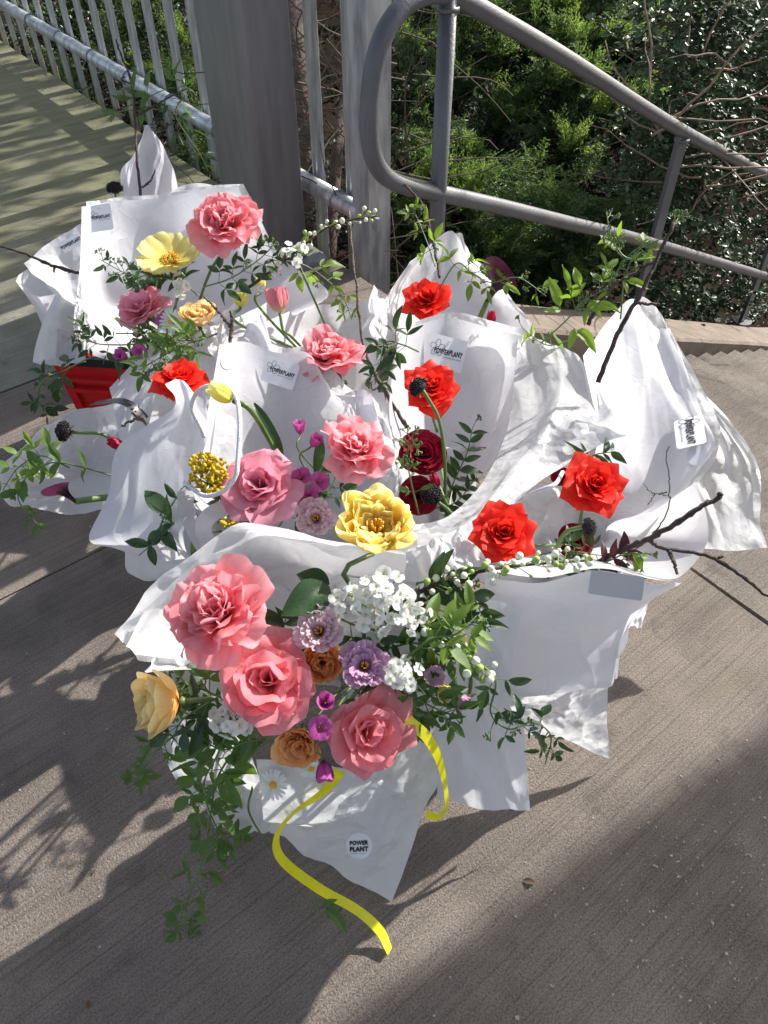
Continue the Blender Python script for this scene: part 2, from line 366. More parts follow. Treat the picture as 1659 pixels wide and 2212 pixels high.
# exposed stone chips, real pieces bedded in the surface
mb = MB()
for k in range(2600):
    if k < 800: c = UV(random.gauss(.72, .24), random.gauss(.0, .10))
    else:
        c = PH(random.uniform(-100, 1750), random.uniform(1100, 2300), 0)
        if random.random() > .16: continue
    u, v = c.dot(U), c.dot(Vv)
    if u > RAMP0 - .02: continue
    s = random.uniform(.0006, .0052) ** 1.0 * (random.random() ** .8) * (1 if k < 800 else .7); n = random.choice((4, 5, 5, 6)); a0 = random.uniform(0, 6.28); el = random.uniform(.35, 1)
    ring = []
    for i in range(n):
        t = i * 2 * math.pi / n; r = s * random.uniform(.6, 1.25); x = r * math.cos(t); y = r * math.sin(t) * el
        ring.append((u + x * math.cos(a0) - y * math.sin(a0), v + x * math.sin(a0) + y * math.cos(a0)))
    Vc = [(x, y, -.001) for x, y in ring] + [(u + (x - u) * .75, v + (y - v) * .75, .0011 + s * .12) for x, y in ring]
    mb.add(Vc, gridF(2, n, True) + [tuple(range(n, 2 * n))])
V, F = mb.get(); ch = bpy.data.objects.new('stone_chips', mesh('stone_chips', V, F, M_chip, None, False)); COL.objects.link(ch)
ch.parent = landing; MW[ch] = MW[landing]; ch['kind'] = 'stuff'
# ramp with sawtooth ridges
nu_ = 34; per = .135; us = []; zs = []
for k in range(nu_):
    u = RAMP0 + .003 + k * per; us += [u, u + .006, u + .012, u + per * .84]; zs += [-(k * per) * SL, -(k * per) * SL - .016, -(k * per) * SL - .003, -(k * per) * SL - per * SL * .84 + .036]
    if k == 0: zs[-4:] = [-.001, -.012, -.004, -.02]
vs = np.linspace(-7, 1.33, 60); V = []
for i, (u, z) in enumerate(zip(us, zs)):
    for v in vs: V.append((u + .006 * noise.noise(Vector((v * 3, i * .7, 0))), v, z + .004 * noise.noise(Vector((v * 6, u * 4, 3)))))
setting('ramp', np.array(V), gridF(len(us), len(vs)), M_ramp)
KH = lambda u: max(.035, .165 - .066 * (u - 1.774))
# kerb beside the ramp
us = np.linspace(RAMP0 + .07, RAMP0 + 4.6, 50); prof = [(1.334, -.5), (1.334, -.012), (1.346, 0), (1.54, .004), (1.55, -.008), (1.55, -.5)]
V = [(u, v + .004 * noise.noise(Vector((u * 5, v * 3, 0))), z + KH(u) - SL * (u - RAMP0) + .004 * noise.noise(Vector((u * 7, v, 9)))) for u in us for v, z in prof]
setting('kerb', np.array(V), gridF(len(us), len(prof)) + [tuple(range(len(prof)))], M_kerb)
# planted ground beyond
gu = np.linspace(1.35, 14, 46); gv = np.linspace(-9, 16, 66)
V = [(u, v, (-.62 - .33 * (u - 1.35) if u < 7 else -2.5) - (1.2 if v < 1.4 else 0) + .08 * noise.noise(Vector((u * 1.3, v * 1.3, 0)))) for u in gu for v in gv]
setting('ground', np.array(V), gridF(len(gu), len(gv)), M_soil, True)
# roof edge overhead that shades the near corner
ca = R(31); ce = Vector((math.cos(ca), math.sin(ca), 0)); cn = Vector((-ce.y, ce.x, 0)); c0 = Vector((.39, .523, 0)) + Vector((SUNV.x, SUNV.y, 0)) * (3.5 / SUNV.z) + Vector((0, 0, 3.62))
V, F = box(c0 - cn * .8, ce * 7, cn * .8, Vector((0, 0, .12))); o = setting('canopy_roof', V, F, M_kerb); o.matrix_basis = Matrix.Identity(4); MW[o] = Matrix.Identity(4)

# ------------------------------------------------------------------ steel post, fence, handrail
def box_post(name, label, corner, du, dv, z1, group=None):
    c = corner + U * du / 2 + Vv * dv / 2
    t = thing(name, label, 'post', c, group)
    V, F = extrude_profile(rrect(du, dv, .016, 5), c + Vector((0, 0, .0)), c + Vector((0, 0, z1)), U, Vv)
    part(t, 'shaft', V, F, M_steel)
    V, F = extrude_profile(rrect(du + .10, dv + .10, .008, 3), c + Vector((0, 0, .0)), c + Vector((0, 0, .012)), U, Vv); part(t, 'base_plate', V, F, M_steel, smooth=False)
    return t
rc = Vector((-.266, 2.548, 0)); box_post('steel_post', 'thick dark grey steel post standing behind the back left bouquets', rc - U * .163, .163, .285, 3.4, 'grey steel posts')
box_post('steel_post', 'grey steel post at the far end of the mossy walkway', Vector((-2.62, 5.18, 0)), .16, .28, 3.4, 'grey steel posts')
# post edges get shading split
FU = 1.565; f0 = UV(FU, 0)
fence = thing('palisade_fence', 'galvanised palisade fence running along the edge of the mossy walkway', 'fence', UV(FU, 2.0, -.7))
v_end = PP(806, 458, f0, U).dot(Vv)
ra, rb = UV(FU - .055, v_end, .18), UV(FU - .055, v_end + 6.5, .18)
V, F = tube(np.linspace(ra, rb, 12), .031, 14); part(fence, 'rail', V, F, M_galv)
V, F = tube(np.linspace(ra + Vector((0, 0, 1.35)), rb + Vector((0, 0, 1.35)), 12), .031, 14); part(fence, 'rail', V, F, M_galv)
pale = [(-.034, .0), (-.030, .010), (-.020, .013), (-.013, .003), (-.006, .012), (.006, .012), (.013, .003), (.020, .013), (.030, .010), (.034, .0)]
pale = pale + [(x * .96, y - .0025) for x, y in pale[::-1]]
v0 = PP(765, 440, f0, U).dot(Vv)
pm = None
for k in range(30):
    v = v0 + .204 * k; a = UV(FU, v, -.55)
    if pm is None:
        V, F = extrude_profile(pale, (0, 0, 0), (0, 0, 2.3), Vv, -U); pm = mesh('pale', V, F, M_galv, None, False)
    inst(fence, 'pale', pm, Matrix.Translation(a + Vector((0, 0, random.uniform(-.02, .02)))))
for k in range(8):
    v = v0 + .204 * k * 2 + .02; pts = [UV(FU - .055, v, .18) + Vector((0, 0, .033 * math.cos(t))) - U * .034 * math.sin(t) + U * .0 for t in np.linspace(-2.2, 2.2, 9)]
    V, F = tube(pts, .004, 5); part(fence, 'clamp', V, F, M_steel)
# fence end post: channel with two flanges
ep = UV(FU - .03, v_end - .035, 0)
chp = [(-.045, -.04), (.045, -.04), (.045, -.018), (.028, -.018), (.028, .05), (-.045, .05)]
V, F = extrude_profile(chp, ep + Vector((0, 0, -.6)), ep + Vector((0, 0, 2.1)), U, Vv); part(fence, 'end_post', V, F, M_galv, smooth=False)
cpx = PP(812, 483, ep - U * .05, U); V, F = box(cpx, U * .006, Vv * .016, Vector((0, 0, .022))); part(fence, 'bracket', V, F, M_galv, smooth=False)

hd = Vector((math.cos(R(43)), math.sin(R(43)), 0)); hn = Vector((-hd.y, hd.x, 0)); h0 = Vector((.138, 1.933, 0))
HP = lambda px, py: PP(px, py, h0, hn)
hr = thing('handrail', 'grey tubular steel handrail with looped end descending beside the ramp', 'handrail', Vector((.138, 1.933, 0)))
rail_px = [(1990, 556), (1659, 380), (1475, 284), (1230, 131), (1080, 44), (1000, 0), (955, -14), (912, -10), (872, 14), (838, 58), (814, 118), (801, 190), (797, 265), (802, 322), (817, 362), (843, 388), (880, 402), (942, 416), (1080, 446), (1230, 482), (1408, 525), (1659, 598), (1990, 692)]
pts = catmull([HP(*p) for p in rail_px], 150)
V, F = tube(pts, .0212, 18); part(hr, 'rail', V, F, M_rail)
def rail_post(pxt, pxb, zb, flat):
    a = HP(*pxt); q = Vector((a.x, a.y, zb))
    if flat:
        V, F = box((a + q) / 2, hd * .030, hn * .008, Vector((0, 0, (a.z - zb) / 2)))
    else: V, F = tube([a, a * .5 + q * .5, q], .0206, 18)
    part(hr, 'post', V, F, M_rail, smooth=not flat)
    V, F = tube([q, q + Vector((0, 0, .008))], .05, 18); part(hr, 'base_plate', V, F, M_rail, smooth=False)
    V, F = tube([a - Vector((0, 0, .030)), a - Vector((0, 0, .021))], .0262, 16); part(hr, 'weld_collar', V, F, M_rail)
rail_post((969, -12), None, 0., False)
for pt in ((1477, 285), (1712, 410)):
    a = HP(*pt); u = a.dot(U); rail_post(pt, None, KH(u) - SL * (u - RAMP0) + .003, True)

# ------------------------------------------------------------------ plants beyond the rail
def frond(seed):
    r = random.Random(seed); T = []; n = 9
    def shoot(p, d, L, wd):
        q = p + d * L; s = d.cross(Vector((r.uniform(-1, 1), r.uniform(-1, 1), r.uniform(-1, 1)))).normalized() * wd
        m_ = p + d * L * .45; T.append((p, m_ + s, q)); T.append((p, q, m_ - s))
    p = Vector((0, 0, 0)); d = Vector((0, 0, 1))
    for i in range(n):
        f = i / n; d = (d + Vector((r.uniform(-.12, .12), .06, r.uniform(-.1, .1)))).normalized(); q = p + d / n; shoot(p, d, 1.3 / n, .018)
        for sgn in (-1, 1):
            sd_ = (Vector((sgn, r.uniform(-.5, .5), .9)) + Vector((r.uniform(-.3, .3),) * 3)).normalized(); L = .34 * (1 - f) ** .6 * r.uniform(.6, 1.1) + .06
            pp = q.copy(); m = 4
            for j in range(m):
                shoot(pp, sd_, L / m * 1.35, .017); pp = pp + sd_ * L / m
                if j < m - 1:
                    for s2 in (-1, 1):
                        shoot(pp, (sd_ + Vector((r.uniform(-.9, .9), r.uniform(-.8, .8), r.uniform(-.2, .9)))).normalized(), .075 * r.uniform(.6, 1.2), .015)
        p = q
    return np.array([[list(v) for v in t] for t in T])
FR = [frond(i) for i in range(7)]
def scatter(tris, mats):
    """tris (k,3,3) unit piece; mats list of 4x4 -> V,F"""
    out = []
    for t, M in zip(tris, mats):
        A = np.array(M); out.append(t.reshape(-1, 3) @ A[:3, :3].T + A[:3, 3])
    V = np.concatenate(out); return V, np.arange(len(V)).reshape(-1, 3)
def rndv(s=1): return Vector((random.uniform(-s, s), random.uniform(-s, s), random.uniform(-s, s)))
def plume(base, dirn, L, n, spread, size):
    ms = []
    for _ in range(n):
        f = random.random() ** .8; d = (dirn + rndv(spread * (1 - f * .5))).normalized()
        p = base + dirn * L * f + rndv(L * .28 * (1 - f * .8)); s = size * random.uniform(.6, 1.15)
        ms.append(Matrix.Translation(p) @ frame(d, rndv()).to_4x4() @ Matrix.Rotation(random.uniform(0, 6.28), 4, 'Z') @ Matrix.Diagonal((s * .72, s * .72, s * 1.2, 1)))
    return ms
def juniper(label, loc, clumps, size, per, group='conifer bushes beyond the rail'):
    t = thing('juniper_bush', label, 'bush', loc, group)
    md, ml = [], []; bb = MB()
    for (px, py, d, L) in clumps:
        tip = P(px, py, d); dirn = (Vector((random.uniform(-.6, .5), random.uniform(-.9, -.1), random.uniform(-.15, .75)))).normalized()
        base = tip - dirn * L
        ms = plume(base, dirn, L, per, .5, size); md += ms
        ml += plume(base + dirn * L * .55, dirn, L * .55, int(per * .5), .45, size * .8)
        a = base - dirn * .3 - Vector((0, 0, .15)); V, F = tube(catmull([loc + Vector((0, 0, .3)), a * .6 + loc * .4 + Vector((0, 0, .2)), base, base + dirn * L * .7], 8), np.linspace(.014, .003, 8), 4); bb.add(V, F)
    mi = []  # dark backing fronds, added behind the clumps to blacken the gaps
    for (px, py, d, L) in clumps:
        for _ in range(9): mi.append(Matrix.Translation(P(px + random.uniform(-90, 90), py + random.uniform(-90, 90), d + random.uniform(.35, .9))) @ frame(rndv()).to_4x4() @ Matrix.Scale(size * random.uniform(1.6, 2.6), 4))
    for name, ms, m in (('crown', md, M_jun), ('tip_foliage', ml, M_junl), ('dark_backing_foliage', mi, M_jund)):
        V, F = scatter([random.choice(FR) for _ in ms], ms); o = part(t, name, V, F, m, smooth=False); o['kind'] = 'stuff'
    V, F = tube([loc, loc + Vector((.02, 0, .35)), loc + Vector((0, .03, .9))], [.05, .04, .02], 8); part(t, 'trunk', V, F, M_bark)
    V, F = bb.get(); part(t, 'branches', V, F, M_bark)['kind'] = 'stuff'
    return t
cl = []
for row in range(9):
    for k in range(8):
        px = 880 + k * 72 + (row % 2) * 36 + random.uniform(-30, 30); py = -60 + row * 84 + random.uniform(-30, 30)
        if py > 560 and px > 1250: continue
        if px > 1330 and py > 330: continue
        cl.append((px, py, 3.15 + .25 * noise.noise(Vector((px * .006, py * .006, 1))) * 2 + (650 - py) * .0010, random.uniform(.22, .36)))
juniper('large feathery green juniper bush filling the space behind the looped handrail', UV(2.6, 2.6, -1.0), cl, .20, 34)
cl = [(random.uniform(60, 480), random.uniform(-60, 330), 0, random.uniform(.25, .4)) for _ in range(34)]
cl = [(a, b, 4.5 + (300 - a) * .005 + (200 - b) * .002, L) for a, b, c, L in cl]
juniper('green juniper bush growing behind the pales of the galvanised fence', UV(2.6, 4.6, -1.0), cl, .2, 26)
cl = [(1330 + random.uniform(-70, 160), random.uniform(-60, 120), 4.3 + random.uniform(-.2, .3), .4) for _ in range(14)]
juniper('darker juniper bush high behind the bright handrail at the upper corner', UV(4.4, 2.6, -1.4), cl, .22, 26)

def twiggy(root, name, m, n, gen, rad, segs=7):
    b = MB()
    for _ in range(n):
        p, d, L = gen(); pts = [p]
        for i in range(segs):
            d = (d + rndv(.33)).normalized(); pts.append(pts[-1] + d * L / segs)
        V, F = tube(pts, np.linspace(rad, rad * .35, len(pts)), 3, False); b.add(V, F)
    V, F = b.get(); o = part(root, name, V, F, m); o['kind'] = 'stuff'; return o
dt = thing('dead_shrub', 'leafless brown shrub of tangled twigs between the steel post and the handrail', 'shrub', UV(1.9, 1.9, -.9))
def gd():
    p = P(random.uniform(630, 900), random.uniform(-80, 760), random.uniform(2.9, 3.7)); return p, Vector((random.uniform(-1, 1), random.uniform(-.5, .5), random.uniform(-.3, 1.2))).normalized(), random.uniform(.3, .8)
twiggy(dt, 'dead_twigs', M_dead, 170, gd, .0045)
V, F = tube([P(640, -40, 3.5), P(655, 200, 3.4), P(672, 420, 3.4), P(700, 760, 3.3)], [.05, .055, .06, .07], 10); part(dt, 'trunk', V, F, M_bark)
V, F = tube([P(700, 760, 3.3), P(715, 480, 3.1), P(735, 250, 3.2), P(790, 60, 3.3)], [.03, .028, .022, .012], 8); part(dt, 'branch', V, F, M_bark)
# small-leaved cotoneaster
leaf6 = np.array([[(0, 0, 0), (.32, .35, .06), (.28, .75, .05)], [(0, 0, 0), (.28, .75, .05), (0, 1, -.05)], [(0, 0, 0), (0, 1, -.05), (-.28, .75, .05)], [(0, 0, 0), (-.28, .75, .05), (-.32, .35, .06)]])
def cotoneaster(label, loc, n, gen, lsize, per, stem_m=M_dead):
    t = thing('cotoneaster', label, 'shrub', loc, 'small leaved shrubs beyond the rail'); b = MB(); ms = []
    for _ in range(n):
        p, d, L = gen(); pts = [p]
        for i in range(8):
            d = (d + rndv(.22) + Vector((0, 0, -.10))).normalized(); pts.append(pts[-1] + d * L / 8)
        sp_ = catmull(pts, per); V, F = tube(pts, np.linspace(.0035, .0012, len(pts)), 3, False); b.add(V, F)
        for i in range(per):
            for sgn in (-1, 1):
                q = Vector(sp_[i]); dd = (d + rndv(1.1)).normalized(); nrm = (Vector((0, -.1, 1)) + rndv(.75)).normalized(); x = dd.cross(nrm).normalized(); y = nrm.cross(x)
                ms.append(Matrix.Translation(q + rndv(.006)) @ Matrix((x, y, nrm)).transposed().to_4x4() @ Matrix.Scale(lsize * random.uniform(.6, 1.3), 4))
    V, F = scatter([leaf6] * len(ms), ms); o = part(t, 'foliage', V, F, M_cot, smooth=False); o['kind'] = 'stuff'
    V, F = b.get(); part(t, 'stems', V, F, stem_m)['kind'] = 'stuff'; return t
def g1():
    py = random.uniform(-60, 700); px = random.uniform(1400 - 60 * (py > 420) + max(0, (200 - py)) * .35, 1780); q = PP(px, py, h0, hn); d = to_px(q)[2] + .30 + random.uniform(0, .5)
    return P(px, py, d), Vector((random.uniform(-.8, .8), random.uniform(-.3, .3), random.uniform(-.5, .5))).normalized(), random.uniform(.15, .32)
cotoneaster('glossy small leaved cotoneaster spilling over the kerb under the handrail', UV(4.0, 2.2, -1.6), 720, g1, .027, 20)
def g2():
    return P(random.uniform(60, 470), random.uniform(40, 420), 0), 0, 0
def g3():
    k = random.random(); v = 2.3 + 4.2 * k; return UV(1.62 + random.uniform(0, .5), v, random.uniform(-.45, .12)), Vector((random.uniform(-.8, .2), random.uniform(-.6, .6), random.uniform(0, .6))).normalized(), random.uniform(.2, .45)
cotoneaster('low small leaved shrub growing through the foot of the galvanised fence', UV(1.9, 4.0, -.9), 150, g3, .018, 18)
tt = thing('bare_branches', 'tangle of pale bare branches in the shrubs at the upper right', 'shrub', UV(4.2, 2.4, -1.4))
def gb():
    px, py = random.uniform(1400, 1660), random.uniform(120, 480); return P(px, py, to_px(PP(px, py, h0, hn))[2] + random.uniform(.18, .4)), Vector((random.uniform(-1, 1), random.uniform(-.6, .2), random.uniform(-.2, .8))).normalized(), random.uniform(.3, .7)
twiggy(tt, 'branches', mat('pale_twig', (.21, .16, .115), .85, .3, 20), 44, gb, .0055)

tree = thing('tree', 'leafy tree beyond the fence whose crown dapples the mossy walkway', 'tree', Vector((1.6, 6.6, -2.4)))
V, F = tube([(1.6, 6.6, -2.4), (1.55, 6.55, .5), (1.5, 6.4, 2.6)], [.14, .11, .06], 10); part(tree, 'trunk', V, F, M_bark)
ms = []
for _ in range(2600):
    c = Vector((1.2, 6.3, 2.9)) + Vector((random.gauss(0, 1.0), random.gauss(0, 1.0), random.gauss(0, .55)))
    if c.z < .9: continue
    ms.append(Matrix.Translation(c) @ frame(rndv()).to_4x4() @ Matrix.Scale(random.uniform(.06, .12), 4))
V, F = scatter([leaf6] * len(ms), ms); part(tree, 'crown', V, F, M_leaf, smooth=False)['kind'] = 'stuff'
# ------------------------------------------------------------------ wrapping papers
SHEETS = []
def sheet(root, name, rows, m=None, n=(44, 44), crump=.004, folds=10, seed=0, tail=None, wave=.004, layer=None):
    if layer:
        sheet(root, 'tissue', [[(x + layer[0], y + layer[1], d + layer[2]) for x, y, d in r] for r in rows], M_tissue, n, crump * 1.3, folds, seed + 50, tail)
    m = m or M_paper; rg = np.random.default_rng(seed + 100); n = (int(n[0] * 2.3), int(n[1] * 2.3))
    G = np.array([[list(P(*p)) for p in r] for r in rows])
    if tail:
        b = np.array([tail[0], tail[1], .0]); last = G[-1]; rr = []
        for z, rad in ((.22, .10), (.02, .085)):
            dv = last - b; dv[:, 2] = 0; dv /= np.linalg.norm(dv, axis=1)[:, None] + 1e-9; q = b + dv * rad; q[:, 2] = z; rr.append(q)
        G = np.concatenate([G, np.array(rr)])
    A = catmull(G, n[0]); A = catmull(A.transpose(1, 0, 2), n[1]).transpose(1, 0, 2)
    N = np.cross(np.gradient(A, axis=0), np.gradient(A, axis=1)); N /= np.linalg.norm(N, axis=2)[..., None] + 1e-12
    ext = max(np.ptp(A[..., i]) for i in range(3))
    s = np.linspace(0, 1, n[0])[:, None]; t = np.linspace(0, 1, n[1])[None, :]; D = np.zeros(n)
    tis = m is M_tissue
    for cnt, amp in (((9, .030), (34, .022), (110, .012)) if tis else ((5, .034), (14, .016), (40, .005))):
        c = rg.uniform(-.1, 1.1, (cnt, 2)); sw = s + .04 * np.sin(5 * t + cnt); tw = t + .04 * np.sin(6 * s + cnt)
        f1 = np.sqrt(((sw[..., None] - c[:, 0]) ** 2 + (tw[..., None] - c[:, 1]) ** 2)).min(-1); D += amp * ext * 2.2 * (f1 - f1.mean()) * (.35 + .65 * np.clip(np.sin(3.1 * s + rg.uniform(0, 6)) + np.sin(3.7 * t + rg.uniform(0, 6)) + .6, 0, 1))
    for k in range(4):
        a = rg.uniform(0, np.pi); fr = rg.uniform(1.6, 4.5); q = fr * ((s + .05 * np.sin(4 * t + k)) * np.cos(a) + (t + .05 * np.sin(5 * s + k)) * np.sin(a)) + rg.random()
        tri = np.abs(q - np.floor(q) - .5) * 2; D += (tri - .5) * rg.uniform(.004, .009) * (.9 if tis else .32) * np.clip(.5 + np.sin(2.6 * (s * np.sin(a) - t * np.cos(a)) + rg.uniform(0, 6)), 0, 1)
    for k in range(folds):
        a = rg.uniform(0, np.pi); c = rg.uniform(.1, .9, 2); q = (s - c[0]) * np.cos(a) + (t - c[1]) * np.sin(a); l = -(s - c[0]) * np.sin(a) + (t - c[1]) * np.cos(a)
        D += crump * rg.uniform(-1, 1) * np.clip(1 - np.abs(q) / rg.uniform(.06, .3), 0, 1) * np.exp(-(l / rg.uniform(.2, .6)) ** 2)
    for k in range(4):
        a = rg.uniform(0, 6.28); f = rg.uniform(2, 7); D += wave * .5 * np.sin(f * (s * np.cos(a) + t * np.sin(a)) + rg.uniform(0, 6.28))
    A = A + N * D[..., None]
    V = A.reshape(-1, 3); F = gridF(*n); o = part(root, name, V, F, m)
    SHEETS.append(BVHTree.FromPolygons([tuple(v) for v in V], F)); return o
def hit(px, py, dflt=1.5):
    r = ray(px, py); L = r.length; best = None
    for b in SHEETS:
        h = b.ray_cast(CAMV, r / L)
        if h[0] is not None and (best is None or h[3] < best): best = h[3]
    return dflt if best is None else best / L
def wrap(label, base):
    t = thing('bouquet_wrap', label, 'paper wrap', Vector((base[0], base[1], 0)), 'white paper bouquet wraps'); t['b'] = 1; del t['b']
    return t
def sleeve(t, base, seed):
    rg = random.Random(seed); V = []; n = 22
    for z, r in ((.0, .088), (.12, .075), (.24, .08), (.32, .10)):
        for j in range(n):
            a = j * 2 * math.pi / n; q = r * (1 + .10 * math.sin(a * 5 + seed) + rg.uniform(-.03, .03)); V.append((base[0] + q * math.cos(a), base[1] + q * math.sin(a), z))
    part(t, 'sleeve', np.array(V), gridF(4, n, True), M_paper)
BASE = dict(K=(.02, .74), G=(-.10, 1.08), H=(.13, 1.28), I=(.14, 1.70), E=(-.10, 1.50), A=(-.52, 1.66), B=(-.62, 2.1), C=(-.86, 1.86), F=(-.46, 1.22), J=(.37, .98))
W = {}
for k, l in dict(K='front white wrap with a round printed sticker and yellow ribbon', G='central white wrap with card and cord handle behind the big pink and yellow flowers',
                 H='wide white wrap around dark red roses with a broad flap to the right', I='white wrap against the handrail post holding a single red rose',
                 E='white wrap around the pink poppy and pink rose at the middle back', A='tall white wrap behind the yellow poppy at back left',
                 B='pointed white wrap standing farthest back on the mossy walkway', C='white wrap with half hidden card beside the red crate',
                 F='white wrap with black ribbon spreading over the ground at left', J='right hand white wrap with tissue, bare branches and two star shaped red roses').items():
    W[k] = wrap(l, BASE[k]); sleeve(W[k], BASE[k], ord(k))
# A
sheet(W['A'], 'sheet', [[(173, 452, 1.70), (240, 436, 1.75), (340, 429, 1.80), (440, 410, 1.80), (514, 404, 1.78)], [(167, 600, 1.66), (250, 590, 1.78), (350, 580, 1.84), (450, 560, 1.84), (590, 555, 1.76)],
                        [(176, 752, 1.62), (260, 760, 1.72), (360, 760, 1.78), (470, 740, 1.76), (692, 656, 1.66)]], seed=1, tail=BASE['A'], layer=(9, -9, .03))
sheet(W['A'], 'sheet', [[(350, 425, 1.88), (390, 403, 1.90), (430, 395, 1.90), (482, 406, 1.88)], [(350, 500, 1.9), (400, 500, 1.93), (450, 500, 1.93), (500, 490, 1.9)]], seed=2, n=(20, 24), tail=BASE['A'])
sheet(W['B'], 'sheet', [[(311, 273, 2.06), (314, 270, 2.06), (317, 271, 2.06), (321, 278, 2.06)], [(283, 335, 2.03), (305, 340, 2.10), (330, 340, 2.10), (352, 335, 2.03)], [(254, 402, 2.0), (295, 420, 2.1), (340, 420, 2.1), (384, 402, 2.0)]], seed=3, tail=BASE['B'])
sheet(W['C'], 'sheet', [[(52, 570, 1.82), (110, 522, 1.86), (175, 484, 1.87)], [(85, 606, 1.78), (130, 600, 1.86), (185, 590, 1.87)], [(118, 636, 1.76), (150, 662, 1.82), (185, 668, 1.84)]], seed=4)
sheet(W['C'], 'tissue', [[(117, 634, 1.79), (145, 645, 1.83), (185, 655, 1.82)], [(92, 700, 1.75), (130, 710, 1.82), (185, 720, 1.80)], [(79, 788, 1.70), (130, 792, 1.78), (185, 780, 1.76)]], M_tissue, seed=5, tail=BASE['C'])
sheet(W['E'], 'sheet', [[(560, 700, 1.62), (635, 668, 1.69), (692, 655, 1.73), (740, 662, 1.73), (808, 650, 1.70)], [(570, 760, 1.58), (640, 750, 1.68), (700, 750, 1.72), (760, 750, 1.71), (818, 760, 1.62)], [(590, 850, 1.52), (650, 850, 1.60), (710, 860, 1.63), (770, 870, 1.60), (818, 880, 1.5)]], seed=6, tail=BASE['E'])
sheet(W['E'], 'tissue', [[(455, 703, 1.52), (505, 690, 1.57), (575, 655, 1.64)], [(460, 735, 1.5), (510, 730, 1.55), (575, 715, 1.6)], [(470, 775, 1.49), (515, 770, 1.52), (570, 760, 1.56)]], M_tissue, seed=7, n=(20, 20), tail=BASE['E'])
sheet(W['I'], 'sheet', [[(884, 566, 1.80), (930, 530, 1.86), (978, 499, 1.90), (1004, 551, 1.91), (1040, 582, 1.89)], [(832, 655, 1.72), (900, 640, 1.87), (970, 620, 1.94), (1040, 620, 1.93), (1087, 639, 1.86)], [(803, 725, 1.63), (890, 740, 1.80), (970, 730, 1.87), (1060, 715, 1.85), (1139, 722, 1.75)]], seed=8, tail=BASE['I'], layer=(14, 4, .03))
sheet(W['I'], 'sheet', [[(806, 612, 1.72), (820, 632, 1.74), (834, 652, 1.75)], [(802, 680, 1.68), (815, 700, 1.69), (830, 710, 1.7)]], seed=9, n=(14, 14), tail=BASE['I'])
# H
sheet(W['H'], 'sheet', [[(848, 738, 1.49), (890, 707, 1.57), (968, 687, 1.62), (1050, 706, 1.62), (1129, 727, 1.59)], [(832, 850, 1.47), (890, 830, 1.60), (968, 810, 1.66), (1050, 815, 1.66), (1112, 830, 1.56)], [(838, 980, 1.43), (890, 960, 1.58), (960, 950, 1.62), (1030, 950, 1.60), (1095, 930, 1.49)], [(850, 1110, 1.36), (900, 1090, 1.5), (950, 1070, 1.53), (1000, 1050, 1.5), (1050, 1025, 1.41)]], seed=10, tail=BASE['H'], layer=(10, -13, .03))
sheet(W['H'], 'flap', [[(1120, 724, 1.595), (1180, 740, 1.57), (1228, 759, 1.54), (1264, 790, 1.51)], [(1112, 800, 1.55), (1190, 815, 1.50), (1260, 840, 1.47), (1302, 860, 1.44)], [(1104, 890, 1.48), (1180, 900, 1.42), (1260, 910, 1.39), (1354, 934, 1.35)], [(1080, 970, 1.40), (1140, 985, 1.35), (1215, 985, 1.33), (1310, 953, 1.33)],
                       [(1030, 1050, 1.31), (1080, 1070, 1.27), (1130, 1062, 1.26), (1170, 1036, 1.27)], [(950, 1112, 1.23), (985, 1150, 1.19), (1020, 1160, 1.17), (1060, 1130, 1.18)], [(850, 1130, 1.22), (880, 1185, 1.17), (930, 1210, 1.14), (1000, 1215, 1.11)]], M_tissue, seed=11, n=(56, 44), crump=.007, folds=16)
# J
sheet(W['J'], 'sheet', [[(1258, 772, 1.50), (1318, 688, 1.57), (1370, 640, 1.60), (1412, 690, 1.58), (1434, 722, 1.55)], [(1272, 850, 1.45), (1335, 800, 1.52), (1392, 764, 1.54), (1452, 816, 1.50), (1515, 872, 1.44)], [(1285, 950, 1.40), (1350, 950, 1.45), (1420, 940, 1.45), (1490, 950, 1.39), (1541, 962, 1.33)], [(1250, 1050, 1.38), (1330, 1080, 1.40), (1400, 1100, 1.38), (1450, 1090, 1.33), (1484, 1062, 1.29)]], seed=12, tail=BASE['J'], crump=.004, layer=(16, -6, .035))
sheet(W['J'], 'tissue', [[(1390, 800, 1.64), (1440, 795, 1.63), (1478, 815, 1.61)], [(1440, 900, 1.60), (1500, 880, 1.61), (1567, 899, 1.58)], [(1470, 1000, 1.57), (1560, 985, 1.58), (1635, 998, 1.56)], [(1490, 1090, 1.54), (1570, 1090, 1.54), (1643, 1090, 1.54)], [(1500, 1184, 1.50), (1580, 1190, 1.50), (1653, 1183, 1.53)]], M_tissue, seed=13, crump=.010, folds=26)
sheet(W['J'], 'sheet', [[(1521, 1052, 1.22), (1542, 1120, 1.18), (1532, 1185, 1.14), (1470, 1246, 1.10), (1408, 1251, 1.085), (1294, 1231, 1.07), (1170, 1255, 1.055), (1050, 1250, 1.06)], [(1410, 1110, 1.31), (1430, 1150, 1.29), (1425, 1180, 1.27), (1385, 1208, 1.22), (1335, 1218, 1.19), (1255, 1210, 1.17), (1160, 1222, 1.15), (1060, 1220, 1.13)], [(1310, 1140, 1.38), (1315, 1155, 1.4), (1310, 1170, 1.4), (1290, 1185, 1.37), (1255, 1190, 1.34), (1205, 1190, 1.31), (1140, 1195, 1.28), (1070, 1195, 1.25)]], seed=14, tail=BASE['J'], n=(44, 60), crump=.003)
